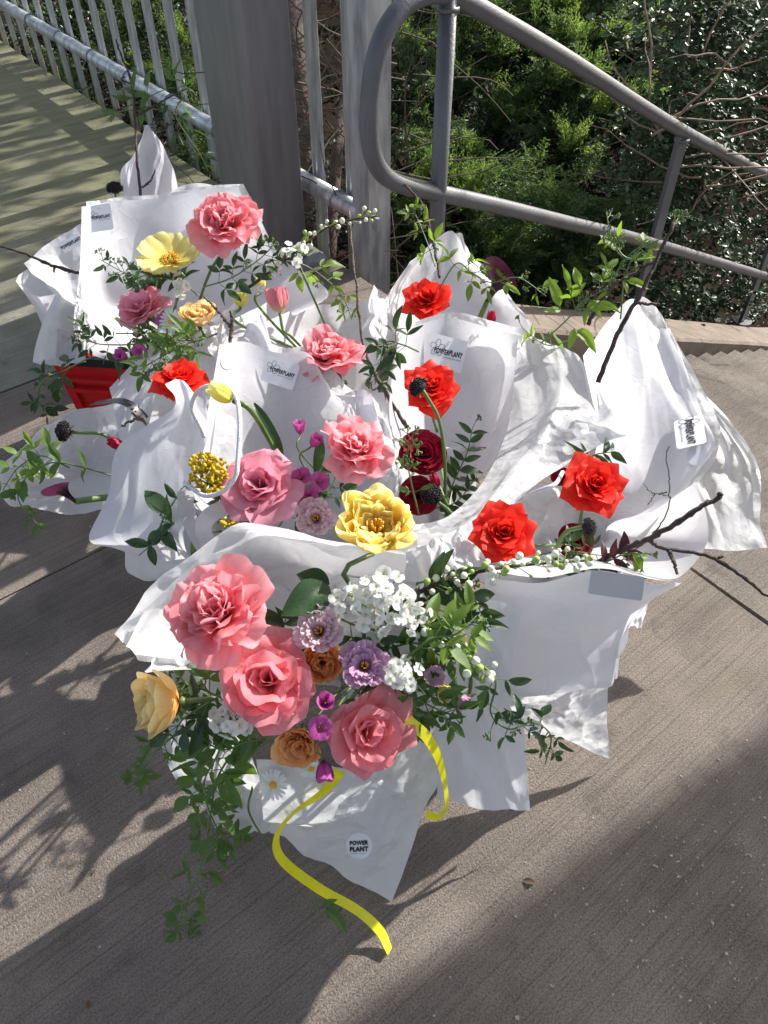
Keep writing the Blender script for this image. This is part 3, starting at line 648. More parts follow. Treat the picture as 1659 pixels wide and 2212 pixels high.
sheet(W['J'], 'sheet', [[(1045, 1249, 1.065), (1150, 1258, 1.062), (1294, 1233, 1.078), (1408, 1252, 1.095), (1468, 1248, 1.105)], [(1065, 1350, 1.13), (1180, 1345, 1.11), (1290, 1325, 1.12), (1370, 1302, 1.15), (1405, 1288, 1.16)], [(1080, 1420, 1.19), (1180, 1425, 1.165), (1265, 1415, 1.18), (1347, 1385, 1.22), (1352, 1378, 1.225)], [(1092, 1501, 1.25), (1180, 1500, 1.225), (1250, 1494, 1.24), (1318, 1488, 1.28), (1338, 1468, 1.29)]], seed=15, crump=.007, folds=14)
sheet(W['J'], 'tissue', [[(1095, 1450, 1.24), (1200, 1450, 1.235), (1330, 1430, 1.28)], [(1100, 1520, 1.31), (1205, 1525, 1.30), (1312, 1520, 1.345)], [(1130, 1566, 1.36), (1215, 1600, 1.37), (1317, 1643, 1.405)]], M_tissue, seed=16, n=(30, 30))
sheet(W['J'], 'tissue', [[(1340, 1330, 1.30), (1404, 1290, 1.27)], [(1350, 1345, 1.33), (1385, 1355, 1.33)]], M_tissue, seed=17, n=(10, 10))
sheet(W['J'], 'tissue', [[(1105, 1075, 1.37), (1180, 1045, 1.41), (1275, 1015, 1.43)], [(1115, 1140, 1.34), (1190, 1120, 1.38), (1285, 1100, 1.40)]], M_tissue, seed=31, n=(30, 30), tail=BASE['J'], crump=.009, folds=18)
sheet(W['J'], 'tissue', [[(955, 1160, 1.17), (1015, 1135, 1.20), (1080, 1145, 1.23)], [(965, 1225, 1.15), (1025, 1222, 1.17), (1085, 1225, 1.18)]], M_tissue, seed=33, n=(26, 26), tail=BASE['J'], crump=.009, folds=18)
# G
sheet(W['G'], 'sheet', [[(472, 747, 1.40), (530, 739, 1.43), (600, 762, 1.45), (668, 764, 1.45), (722, 840, 1.43), (776, 860, 1.43), (808, 854, 1.41)], [(455, 860, 1.36), (530, 860, 1.42), (610, 860, 1.46), (680, 870, 1.46), (740, 890, 1.45), (790, 920, 1.42), (832, 940, 1.35)], [(440, 980, 1.32), (520, 980, 1.42), (610, 980, 1.47), (680, 980, 1.47), (740, 1000, 1.45), (800, 1010, 1.41), (852, 1022, 1.31)], [(420, 1090, 1.28), (510, 1110, 1.38), (600, 1120, 1.42), (670, 1120, 1.42), (730, 1120, 1.40), (790, 1120, 1.35), (842, 1105, 1.26)]], seed=18, tail=BASE['G'], crump=.005, folds=14, n=(48, 54), layer=(14, -12, .03))
sheet(W['G'], 'sheet', [[(520, 745, 1.45), (545, 712, 1.46), (564, 684, 1.47)], [(550, 765, 1.45), (570, 740, 1.46), (578, 702, 1.47)]], seed=19, n=(14, 14), tail=BASE['G'])
sheet(W['G'], 'sheet', [[(770, 905, 1.40), (775, 842, 1.42), (800, 850, 1.42), (822, 872, 1.38)], [(775, 960, 1.42), (790, 930, 1.44), (815, 940, 1.41), (840, 950, 1.36)]], seed=29, n=(20, 20))
sheet(W['G'], 'sheet', [[(361, 828, 1.34), (385, 820, 1.30), (440, 862, 1.31)], [(376, 880, 1.35), (405, 890, 1.29), (447, 940, 1.30)], [(252, 962, 1.39), (335, 975, 1.32), (435, 1015, 1.28)], [(232, 1068, 1.38), (310, 1080, 1.32), (415, 1095, 1.25)], [(191, 1166, 1.36), (290, 1160, 1.31), (400, 1155, 1.24)], [(268, 1190, 1.37), (320, 1215, 1.33), (410, 1205, 1.28)]], seed=20, crump=.008, folds=16, n=(56, 36))
sheet(W['G'], 'tissue', [[(260, 1130, 1.40), (330, 1120, 1.36), (400, 1120, 1.33)], [(272, 1190, 1.41), (330, 1180, 1.36), (400, 1170, 1.32)], [(317, 1240, 1.45), (350, 1260, 1.42), (420, 1250, 1.38)]], M_tissue, seed=21, n=(24, 24), tail=BASE['G'])
# F
sheet(W['F'], 'tissue', [[(92, 927, 1.55), (150, 890, 1.59), (230, 872, 1.59), (335, 852, 1.5)], [(-4, 1018, 1.52), (90, 1000, 1.57), (190, 990, 1.58), (300, 970, 1.5)], [(18, 1088, 1.50), (95, 1078, 1.53), (180, 1070, 1.54), (268, 1060, 1.47)], [(60, 1092, 1.50), (118, 1106, 1.5), (190, 1109, 1.5), (255, 1090, 1.46)]], M_tissue, seed=22, crump=.011, folds=24)
sheet(W['F'], 'sheet', [[(240, 842, 1.60), (325, 752, 1.62), (410, 708, 1.60), (478, 722, 1.53)], [(250, 900, 1.58), (330, 880, 1.58), (420, 850, 1.54), (470, 850, 1.48)]], seed=23, tail=BASE['F'], crump=.006)
# K
sheet(W['K'], 'sheet', [[(245, 1374, .98), (275, 1320, 1.0), (330, 1255, 1.02), (400, 1205, 1.04), (477, 1163, 1.07), (530, 1133, 1.08), (610, 1139, 1.10), (700, 1156, 1.10), (800, 1165, 1.10), (900, 1160, 1.10)], [(296, 1398, .985), (330, 1350, 1.04), (380, 1300, 1.08), (440, 1255, 1.11), (500, 1225, 1.13), (560, 1200, 1.15), (640, 1210, 1.16), (720, 1230, 1.15), (800, 1240, 1.13), (900, 1240, 1.12)], [(345, 1424, .985), (390, 1400, 1.04), (430, 1370, 1.08), (470, 1340, 1.11), (520, 1310, 1.13), (570, 1300, 1.14), (640, 1300, 1.15), (720, 1310, 1.14), (800, 1320, 1.13), (900, 1320, 1.10)]], M_tissue, seed=24, tail=BASE['K'], crump=.007, folds=26, n=(54, 84), layer=(26, 24, -.012))
sheet(W['K'], 'tissue', [[(870, 1185, 1.09), (915, 1165, 1.11), (957, 1164, 1.11), (993, 1228, 1.09)], [(880, 1260, 1.1), (920, 1255, 1.12), (960, 1258, 1.12), (992, 1262, 1.1)]], M_tissue, seed=25, n=(30, 30), crump=.012, folds=20, tail=BASE['K'])
sheet(W['K'], 'sheet', [[(343, 1418, .99), (420, 1440, 1.0), (520, 1480, 1.02)], [(338, 1520, 1.02), (430, 1540, 1.03), (530, 1560, 1.02)], [(364, 1643, 1.08), (450, 1650, 1.07), (560, 1650, 1.06)], [(426, 1744, 1.15), (490, 1740, 1.13), (590, 1730, 1.12)], [(463, 1793, 1.19), (530, 1790, 1.18), (597, 1783, 1.17)]], M_tissue, seed=26, crump=.009, folds=20, n=(50, 36))
sheet(W['K'], 'sheet', [[(556, 1630, 1.0), (680, 1640, 1.0), (800, 1640, 1.0), (938, 1520, 1.02)], [(568, 1720, 1.05), (690, 1745, 1.05), (810, 1730, 1.06), (947, 1680, 1.11)], [(578, 1775, 1.10), (690, 1815, 1.11), (800, 1840, 1.12), (905, 1780, 1.15)], [(582, 1800, 1.13), (675, 1853, 1.145), (764, 1906, 1.17), (846, 1948, 1.20)]], M_tissue, seed=27, crump=.007, folds=22, n=(50, 50))
sheet(W['K'], 'sheet', [[(900, 1340, 1.0), (1010, 1290, 1.02), (1122, 1310, 1.07)], [(930, 1540, 1.08), (1030, 1510, 1.10), (1096, 1503, 1.13)], [(940, 1640, 1.17), (1040, 1625, 1.19), (1132, 1580, 1.22)], [(945, 1716, 1.25), (1045, 1737, 1.265), (1147, 1757, 1.29)]], seed=28, crump=.008, folds=16, n=(50, 36))

# cards, stickers and print
def text_mesh(s, size, offset=0., shear=0.):
    cu = bpy.data.curves.new('txt', 'FONT'); cu.body = s; cu.size = size; cu.align_x = 'CENTER'; cu.align_y = 'CENTER'; cu.offset = offset; cu.shear = shear; cu.resolution_u = 2; cu.space_character = 1.08
    ob = bpy.data.objects.new('txt', cu); COL.objects.link(ob); bpy.context.view_layer.update()
    me = bpy.data.meshes.new_from_object(ob.evaluated_get(bpy.context.evaluated_depsgraph_get()))
    bpy.data.objects.remove(ob); bpy.data.curves.remove(cu); return me
def fit(me, wd, m, yoff=0., z=.0006, bounce=0, sy=1.):
    V = np.array([v.co[:] for v in me.vertices]); w0 = np.ptp(V[:, 0]); V = V * (wd / w0); V[:, 1] *= sy; V[:, 0] -= (V[:, 0].max() + V[:, 0].min()) / 2; V[:, 1] += yoff
    V[:, 1] += bounce * np.sin(V[:, 0] / wd * 22); V[:, 2] = z
    F = [tuple(p.vertices) for p in me.polygons]; return V, F
T_PP = text_mesh('POWERPLANT', 1, .042); T_AT = text_mesh('@POWERPLANTFLOWERS', 1, .008); T_P1 = text_mesh('POWER', 1, .05); T_P2 = text_mesh('PLANT', 1, .05)
def plane_from_px(tl, tr, bl, off=.006, d=None):
    p = [P(x, y, (d or hit(x, y)) - off) for x, y in (tl, tr, bl)]; x = p[1] - p[0]; y = p[0] - p[2]; c = (p[1] + p[2]) / 2
    wd, ht = x.length, y.length; x.normalize(); z = x.cross(y).normalized(); y = z.cross(x)
    if z.dot(CAMV - c) < 0: z = -z
    M = Matrix((x, y, z)).transposed().to_4x4(); M.translation = c; return M, wd, ht
def conform_part(root, name, V, F, m, M, off=.003):
    A = np.array(M); V = np.asarray(V, float) @ A[:3, :3].T + A[:3, 3]; o = []
    for v in V:
        x, y, z = to_px(v); o.append(list(P(x, y, hit(x, y, z) - off)))
    return part(root, name, np.array(o), F, m, smooth=False)
def local_part(root, name, V, F, m, M, smooth=False):
    A = np.array(M); V = np.asarray(V, float) @ A[:3, :3].T + A[:3, 3]; return part(root, name, V, F, m, smooth=smooth)
def plate(w_, h_, r, th=.0006): 
    p = rrect(w_, h_, r, 5); n = len(p); return [(x, y, -th) for x, y in p] + [(x, y, 0) for x, y in p], gridF(2, n, True) + [tuple(range(n))[::-1], tuple(range(n, 2 * n))]
def logo_flower(s):
    b = MB()
    for k in range(5):
        a = k * 2 * math.pi / 5 + .3; pts = [(s * (math.cos(a) * (.55 + .42 * math.cos(t)) - math.sin(a) * .30 * math.sin(t)), s * (math.sin(a) * (.55 + .42 * math.cos(t)) + math.cos(a) * .30 * math.sin(t)), .0004) for t in np.linspace(0, 2 * math.pi, 22)]
        q = np.array(pts); d = np.gradient(q, axis=0); n_ = np.stack([-d[:, 1], d[:, 0], 0 * d[:, 0]], 1); n_ /= np.linalg.norm(n_, axis=1)[:, None] + 1e-12; wv = .028 * s
        b.add(np.concatenate([q - n_ * wv, q + n_ * wv]), gridF(2, len(q)))
    return b.get()
def card(root, tl, tr, bl, off=.007, printed=True, label=None, d=None, dim=.82):
    M, wd, ht = plane_from_px(tl, tr, bl, off, d); m = min(wd, ht)
    c = local_part(root, 'card', *plate(wd, ht, m * .10), M_card if printed else M_cardb, M)
    if label: c['label'] = label
    if printed:
        k = part; 
        def sub(name, V, F, mm):
            o = local_part(c, name, V, F, mm, M); return o
        if wd >= ht * .8:
            w_ = wd * .74; cx, cy = wd * .06, ht * .02; sub('flower_emblem', *(lambda V, F: (V + np.array([-wd * .24, ht * .10, 0]), F))(*logo_flower(wd * .20)), M_thin)
            V, F = fit(T_PP, w_, M_ink, 0, .0008, w_ * .012, 1.5); V[:, 0] += cx; V[:, 1] += cy; sub('lettering', V, F, M_ink)
            V, F = fit(T_AT, w_ * .62, M_thin, 0, .0008, 0, 1.2); V[:, 0] += cx + w_ * .17; V[:, 1] += cy - w_ * .155; sub('small_lettering', V, F, M_thin)
            V, F = box((wd * .02, ht * .36, .0012), (wd * .03, -wd * .012, 0), (wd * .002, wd * .005, 0), (0, 0, .0008))
            sub('staple', V, F, M_staple)
    return c
card(W['A'], (186, 446), (240, 438), (191, 503), d=1.715, label='white card standing at the top of the tall wrap')
M_, a_, b_ = plane_from_px((130, 524), (170, 502), (137, 549), .012, 1.83)
cc = local_part(W['C'], 'card', *plate(a_, b_, .006), M_card, M_)
V, F = fit(T_PP, a_ * 1.05, M_ink, 0, .0008, .0004, 1.5); keep = V[:, 0] < 9; local_part(cc, 'lettering', V, F, M_ink, M_)
card(W['G'], (566, 763), (637, 787), (573, 822))
card(W['H'], (928, 717), (1010, 738), (915, 788), .006)
# turned card on the right wrap: text reads downwards
card(W['J'], (1512, 896), (1521, 945), (1462, 932), .007) if False else None
def card_turned(root, tl, tr, bl): return card(root, tl, tr, bl, .008)
card_turned(W['J'], (1508, 886), (1520, 950), (1463, 916)) if False else None
M2, w2, h2 = plane_from_px((1510, 888), (1520, 948), (1461, 918), .009)
ct = local_part(W['J'], 'card', *plate(w2, h2, .007), M_card, M2)
V, F = fit(T_PP, w2 * .86, M_ink, 0, .0008, .0006, 1.6); local_part(ct, 'lettering', V, F, M_ink, M2)
V, F = fit(T_AT, w2 * .6, M_thin, -w2 * .16, .0008, 0, 1.2); local_part(ct, 'small_lettering', V, F, M_thin, M2)
V, F = logo_flower(w2 * .22); V[:, 0] -= w2 * .33; local_part(ct, 'flower_emblem', V, F, M_thin, M2)
card(W['J'], (1290, 1236), (1406, 1252), (1258, 1277), -.004, False, 'blank back of a card on the front rim', d=1.055)
def disc(root, name, px, py, rpx, label=None, off=.0015, d=None):
    M, wd, ht = plane_from_px((px - rpx, py - rpx), (px + rpx, py - rpx), (px - rpx, py + rpx), off + .002, d); V = [P(px, py, (d or hit(px, py)) - off)]; F = []
    for k in range(1, 5):
        for t in np.linspace(0, 2 * math.pi, 28, endpoint=False):
            x, y = px + rpx * k / 4 * math.cos(t), py + rpx * k / 4 * math.sin(t); V.append(P(x, y, (d or hit(x, y, V[0].z)) - off))
    F = [(0, 1 + (i + 1) % 28, 1 + i) for i in range(28)] + [tuple(1 + q for q in f) for f in gridF(4, 28, True)]
    o = part(root, name, np.array([list(v) for v in V]), F, M_sticker)
    if label: o['label'] = label
    return o, M, wd
disc(W['G'], 'sticker', 493, 782, 16); disc(W['J'], 'sticker', 1504, 984, 22)
o, M3, w3 = disc(W['K'], 'sticker', 776, 1827, 29, 'round sticker printed with a two line name')
for tm, yo in ((T_P1, .23), (T_P2, -.21)):
    V, F = fit(tm, w3 * .70, M_ink, w3 * yo, .0008, w3 * .012, 2.1); conform_part(o, 'lettering', V, F, M_ink, M3 @ Matrix.Rotation(R(4), 4, 'Z'))
V, F = fit(T_AT, w3 * .55, M_thin, -w3 * .50, .0008, 0, 1.6); conform_part(o, 'small_lettering', V, F, M_thin, M3)

# ------------------------------------------------------------------ crate
crt = thing('flower_crate', 'red plastic crate with black rim under the back left bouquets', 'crate', Vector((-.62, 1.6, 0)))
zt = .30; cA = PH(109, 776, zt); cB = cA + Vector((.34, -.035, 0)); cD = cA + Vector((.05, .27, 0)); cC = cB + cD - cA
top = [cA, cB, cC, cD]; mid = sum(top, Vector()) / 4
def ringz(f, z): return [np.array(mid + (p - mid) * f * Vector((1, 1, 0)).x) * np.array([1, 1, 0]) + np.array([0, 0, z]) for p in top]
V = np.array(ringz(1, zt) + ringz(.93, .15) + ringz(.86, .0) + ringz(.83, .012) + ringz(.90, .15) + ringz(.965, zt))
F = gridF(6, 4, True) + [(8, 9, 10, 11), (12, 15, 14, 13)]
part(crt, 'body', V, F, M_red, smooth=False)
V = np.array(ringz(1.035, zt - .012) + ringz(1.035, zt + .010) + ringz(.95, zt + .010) + ringz(.95, zt - .03)); part(crt, 'rim', V, gridF(4, 4, True), M_black, smooth=False)
for k in range(2):
    f = (k * .84 + .08); a = top[0].lerp(top[1], f); b = mid + (a - mid) * .87; V, F = box((a + b) / 2 + Vector((0, -.004, -zt / 2 - .02)), (.005, 0, 0), (0, .006, 0), ((a.x - b.x) / 2, (a.y - b.y) / 2, zt / 2 - .03)); part(crt, 'rib', V, F, M_red, smooth=False)
for k in range(2):
    a = top[0].lerp(top[1], .5); V, F = box((a.x, a.y - .004, zt - .05 - .03 * k), (.155 - .004 * k, -.016, 0), (0, .007, 0), (0, 0, .005)); part(crt, 'rib', V, F, M_red, smooth=False)

# ------------------------------------------------------------------ flowers
def interp(t, kp):
    kp = np.asarray(kp, float); return np.interp(t, kp[:, 0], kp[:, 1])
def petal(L, Wd, th, c, k=.3, p=2., ruf=0., rf=2.5, base=.3, notch=0., r0=.02, pk=.65, nu=9, nv=9, rg=None, az=0., zb=0., top=.22, twist=0.):
    rg = rg or np.random.default_rng(0)
    s = np.linspace(-1, 1, nu)[None, :]; v = np.linspace(0, 1, nv)[:, None] ** .9
    t = v * (1 - k * np.abs(s) ** p - notch * np.exp(-(s / .28) ** 2))
    tt = np.linspace(0, 1.05, 44); an = np.radians(interp(tt, th)); dl = L * (tt[1] - tt[0])
    rr = np.concatenate([[0], np.cumsum(np.sin(an[:-1]) * dl)]); zz = np.concatenate([[0], np.cumsum(np.cos(an[:-1]) * dl)])
    Rr = np.interp(t, tt, rr); Z = np.interp(t, tt, zz); A = np.interp(t, tt, an)
    f = base + (1 - base) * np.sin(np.pi / 2 * np.clip(t / pk, 0, 1)) ** 1.1; f = f * (1 - top * np.clip((t - pk) / (1 - pk), 0, 1) ** 2)
    lat = Wd / 2 * f * s; C = interp(t, c); C = np.where(np.abs(C) < 1e-3, 1e-3, C); ph = np.clip(lat * C, -2.9, 2.9)
    x = np.sin(ph) / C; d = (1 - np.cos(ph)) / C
    a1, a2, a3 = rg.uniform(0, 6.28, 3)
    d = d + ruf * t ** 1.6 * (.35 + .65 * np.abs(s)) * (np.sin(rf * s * np.pi + a1) + .6 * np.sin(rf * 1.9 * s * np.pi + a2) * t) + ruf * .5 * np.sin(3 * t + a3) * s
    x = x + twist * t * np.abs(s)
    y = r0 + Rr - d * np.cos(A); z = zb + Z + d * np.sin(A)
    ca, sa = math.cos(az), math.sin(az); V = np.stack([x * ca - y * sa, x * sa + y * ca, z], -1).reshape(-1, 3)
    uv = np.stack([np.broadcast_to(s * .5 + .5, t.shape), t], -1).reshape(-1, 2)
    return V, gridF(nv, nu), uv
GA = R(137.508)
def spec_pink(rg):
    N = 36
    for i in range(N):
        f = i / (N - 1); j = rg.uniform(-1, 1); j2 = rg.uniform(-1, 1)
        yield petal((.60 + .44 * f ** .7) * (1 + .10 * j2), (.44 + .74 * f) * rg.uniform(.85, 1.25), [(0, 4 + 56 * f ** 1.1), (.5, 4 + 70 * f + 9 * j), (.82, 8 + 84 * f + 18 * j), (1.05, 16 + 118 * f + 34 * j)], [(0, 1 / (.10 + .5 * f)), (.65, 2.4 - 1.9 * f + j * .9), (1, 1.4 - 2.8 * f + 1.6 * j2)],
                    k=.20, ruf=.050 + .095 * f, rf=rg.uniform(1.1, 2.7), notch=.07 * rg.random(), rg=rg, az=i * GA + rg.uniform(-.35, .35), zb=.12 * (1 - f), nu=15, nv=12)
def spec_salmon(rg):
    N = 22
    for i in range(N):
        f = i / (N - 1); j = rg.uniform(-1, 1)
        yield petal(.60 + .55 * f ** .8, (.50 + .90 * f) * rg.uniform(.9, 1.15), [(0, 5 + 52 * f), (.6, 4 + 70 * f + 9 * j), (.85, 10 + 84 * f + 16 * j), (1.05, 30 + 108 * f + 28 * j)], [(0, 1 / (.10 + .55 * f)), (.7, 1.7 - 1.2 * f), (1, .4 - 2.4 * f + j * .6)],
                    k=.30, p=1.7, ruf=.04 + .10 * f, rf=rg.uniform(1.0, 2.2), notch=-.05 * f, rg=rg, az=i * GA + rg.uniform(-.2, .2), zb=.10 * (1 - f), nu=11, nv=11)
def spec_red(rg):
    N = 40
    for i in range(N):
        f = i / (N - 1); j = rg.uniform(-1, 1)
        yield petal(.50 + .56 * f ** .8, (.40 + .62 * f) * rg.uniform(.9, 1.1), [(0, 3 + 56 * f), (.55, 3 + 74 * f + 4 * j), (.85, 6 + 96 * f + 10 * j), (1.05, 14 + 122 * f + 16 * j)], [(0, 1 / (.08 + .5 * f)), (.6, 2.0 - 1.9 * f), (1, .8 - 4.4 * f + j)],
                    k=.40, p=1.3, ruf=.016 + .034 * f, rf=1.5, base=.35, pk=.55, top=.45, rg=rg, az=i * GA + rg.uniform(-.12, .12), zb=.16 * (1 - f), nu=11, nv=11)
def spec_crimson(rg):
    N = 30
    for i in range(N):
        f = i / (N - 1); j = rg.uniform(-1, 1)
        yield petal(.66 + .30 * f ** .8, (.44 + .70 * f) * rg.uniform(.95, 1.1), [(0, 2 + 48 * f), (.6, 2 + 56 * f), (.85, 4 + 66 * f + 6 * j), (1.05, 10 + 118 * f + 10 * j)], [(0, 1 / (.07 + .5 * f)), (.7, 1 / (.12 + .6 * f)), (1, .6)],
                    k=.20, ruf=.008 + .012 * f, rf=1.2, rg=rg, az=i * GA, zb=.12 * (1 - f), nu=11, nv=10)
def spec_cup(rg):      # cupped cabbage rose with a quartered, crowded heart
    for i in range(44):
        q = i % 5; f = rg.uniform(0, 1)
        yield petal(.50 + .16 * rg.random(), .34 + .20 * rg.random(), [(0, 12 + 40 * f), (.6, 10 + 30 * f), (1.05, 14 + 46 * f + rg.uniform(-14, 20))], [(0, 4), (.6, rg.choice([-5., 5., 7.])), (1, rg.choice([-6., 6., 3.]))], k=.20, ruf=.045, rf=1.6, r0=.04 + .20 * f, rg=rg,
                    az=q * 2 * math.pi / 5 + rg.uniform(-.5, .5) + rg.choice([0, math.pi]) * (rg.random() < .12), zb=.1, nu=9, nv=8)
    for i in range(16):
        f = i / 15
        yield petal(.98 + .10 * f, .80 + .2 * rg.random(), [(0, 72 + 8 * f), (.3, 50 + 16 * f), (.65, 14 + 20 * f), (1.05, -8 + 46 * f)], [(0, 2), (.6, 1.8), (1, 1.2)], k=.20, ruf=.022, rf=1.5, r0=.10, rg=rg, az=i * GA, zb=-.02, nu=11, nv=10)
def spec_yrose(rg):
    N = 30
    for i in range(N):
        f = i / (N - 1); j = rg.uniform(-1, 1)
        yield petal(.85 + .42 * f, (.42 + .75 * f) * rg.uniform(.9, 1.1), [(0, 4 + 72 * f), (.35, 4 + 58 * f), (.7, 3 + 20 * f), (1.05, 2 + 26 * f + 10 * j)], [(0, 1 / (.08 + .5 * f)), (.7, 1 / (.14 + .62 * f)), (1, .8)], k=.20, ruf=.02, rf=1.5, rg=rg, az=i * GA, zb=.1 * (1 - f), nu=11, nv=10)
def spec_dtulip(rg):   # fully open double tulip: lobes of thick incurved, nested petals round an open eye
    for l in range(6):
        a0 = l * 2 * math.pi / 6 + rg.uniform(-.12, .12)
        for q in range(6):
            f = q / 5
            yield petal(.62 + .46 * f, .40 + .52 * f, [(0, 76 - 22 * (1 - f)), (.35, 66 - 26 * (1 - f)), (.7, 40 - 26 * (1 - f) + rg.uniform(-8, 8)), (1.05, -26 + rg.uniform(-12, 44))], [(0, 1.6), (.5, 2.4), (1, 4.5 + rg.uniform(-3, 2))], k=.13, p=2.6, ruf=.06, rf=1.6, r0=.08 + .05 * rg.random(), rg=rg, az=a0 + rg.uniform(-.3, .3) * (1 - .4 * f), nu=13, nv=11, base=.42, zb=-.02 * f, top=.06)
    for l in range(8):
        yield petal(.40, .26, [(0, 50), (.5, 30), (1.05, rg.uniform(-30, 50))], [(0, 3), (1, rg.uniform(-8, 9))], k=.25, ruf=.05, rf=1.5, r0=.05, rg=rg, az=l * GA, nu=9, nv=8)
def spec_lis(rg):
    for i in range(17):
        f = i / 16
        yield petal(.66 + .40 * f, .52 + .42 * f, [(0, 22 + 32 * f), (.6, 24 + 44 * f), (1.05, 50 + 52 * f + rg.uniform(-12, 12))], [(0, 3 - 1.4 * f), (1, .6)], k=.16, ruf=.075, rf=3.4, r0=.10, rg=rg, az=i * GA, nu=15, nv=9)
def spec_poppy(rg):
    for i in range(6):
        yield petal(1.0, 1.25, [(0, 78), (.5, 66 + rg.uniform(-6, 8)), (1.05, 46 + rg.uniform(-18, 40))], [(0, 1.0), (1, .5)], k=.16, ruf=.055, rf=3.2, r0=.08, rg=rg, az=i * 2 * math.pi / 6 * 2 + (i // 3) * .5 + rg.uniform(-.15, .15), zb=.02 * i, nu=17, nv=11, base=.28)
def spec_poppyc(rg):
    for i in range(5):
        yield petal(1.75, 1.7, [(0, 72), (.25, 26), (.6, 4), (1.05, 6 + rg.uniform(-8, 14))], [(0, 1.0), (1, 1.1)], k=.10, ruf=.06, rf=4.5, r0=.05, rg=rg, az=i * 2 * math.pi / 5, nu=21, nv=11, base=.25)
def spec_tulip(rg):
    for i in range(6):
        yield petal(2.1, 1.1, [(0, 66), (.22, 24), (.6, -3), (1.05, -15 + (i % 2) * 5)], [(0, 1.0), (.6, 1.05), (1, 1.8)], k=.45, p=1.7, ruf=.012, rf=1, r0=.03, rg=rg, az=i * math.pi / 3, nu=9, nv=11, base=.5, pk=.5, top=.5, zb=0)
def spec_tulipo(rg):
    for i in range(9):
        yield petal(1.6, 1.0, [(0, 66), (.3, 32), (.7, 10), (1.05, 10 + rg.uniform(-10, 26))], [(0, 1.0), (1, 1.2)], k=.2, p=2, ruf=.09, rf=3.5, r0=.03, rg=rg, az=i * GA, nu=13, nv=10, base=.45, pk=.55)
def spec_floret(rg):
    for i in range(5):
        yield petal(.95, .82, [(0, 20), (.35, 62), (1.05, 92 + rg.uniform(-18, 14))], [(0, 2), (1, -.5)], k=.2, ruf=.05, rf=1.5, r0=.04, rg=rg, az=i * 2 * math.pi / 5, nu=7, nv=7, notch=.06)
def spec_bell(rg):
    for i in range(5):
        yield petal(1.5, .95, [(0, 60), (.3, 14), (.75, 14), (1.05, 46 + rg.uniform(-10, 20))], [(0, 1.2), (1, 1.0)], k=.25, ruf=.05, rf=1.5, r0=.04, rg=rg, az=i * 2 * math.pi / 5, nu=9, nv=8)
def spec_daisy(rg):
    for i in range(19):
        yield petal(.86, .21, [(0, 84), (.5, 86 + rg.uniform(-6, 6)), (1.05, 96 + rg.uniform(-10, 14))], [(0, 1.5), (1, 1.5)], k=.12, p=2.5, r0=.16, rg=rg, az=i * 2 * math.pi / 19 + rg.uniform(-.06, .06), nu=4, nv=6, base=.6)
SPEC = dict(pink=(spec_pink, PK), salmon=(spec_salmon, SM), rosy=(spec_salmon, MV), red=(spec_red, RD), crimson=(spec_crimson, DR), orange=(spec_cup, OR), apricot=(spec_cup, AP), yrose=(spec_yrose, YR), dtulip=(spec_dtulip, YT), blush=(spec_lis, LS), mauve=(spec_lis, LM),
            poppy=(spec_poppy, PY), poppyc=(spec_poppyc, PP_), tulip=(spec_tulip, TU), ctulip=(spec_tulip, TW), parrot=(spec_tulipo, PW), ytulip=(spec_tulipo, TU), floret=(spec_floret, MG), bell=(spec_bell, MG), daisy=(spec_daisy, WH), rtulip=(spec_tulip, TR))
def dome(r, h, n=12, rings=5, z=0.):
    V = [(r * math.cos(a) * math.cos(e), r * math.sin(a) * math.cos(e), z + h * math.sin(e)) for e in np.linspace(0, 1.45, rings) for a in np.linspace(0, 2 * math.pi, n, endpoint=False)]
    return np.array(V), gridF(rings, n, True) + [tuple(range((rings - 1) * n, rings * n))]
def ball(r=1, n=8, rings=5):
    V = [(r * math.cos(a) * math.cos(e), r * math.sin(a) * math.cos(e), r * math.sin(e)) for e in np.linspace(-1.5, 1.5, rings) for a in np.linspace(0, 2 * math.pi, n, endpoint=False)]
    return np.array(V), gridF(rings, n, True) + [tuple(range(n))[::-1], tuple(range((rings - 1) * n, rings * n))]
def face(tx, ty, tz=1.):
    """axis in camera terms: tx right, ty up in the picture, tz towards the viewer"""
    return Vector((1, 0, 0)) * tx + Vector((0, sp, cp)) * ty + Vector((0, -cp, sp)) * tz
NAMES = {}
def stem(t, base, axis, neck, r, m, via=None):
    pts = [base, base - axis * .035] + ([via] if via else []) + [neck]
    n = 12; V, F = tube(catmull([list(p) for p in pts], n), r, 7); return part(t, 'stem', V, F, m)
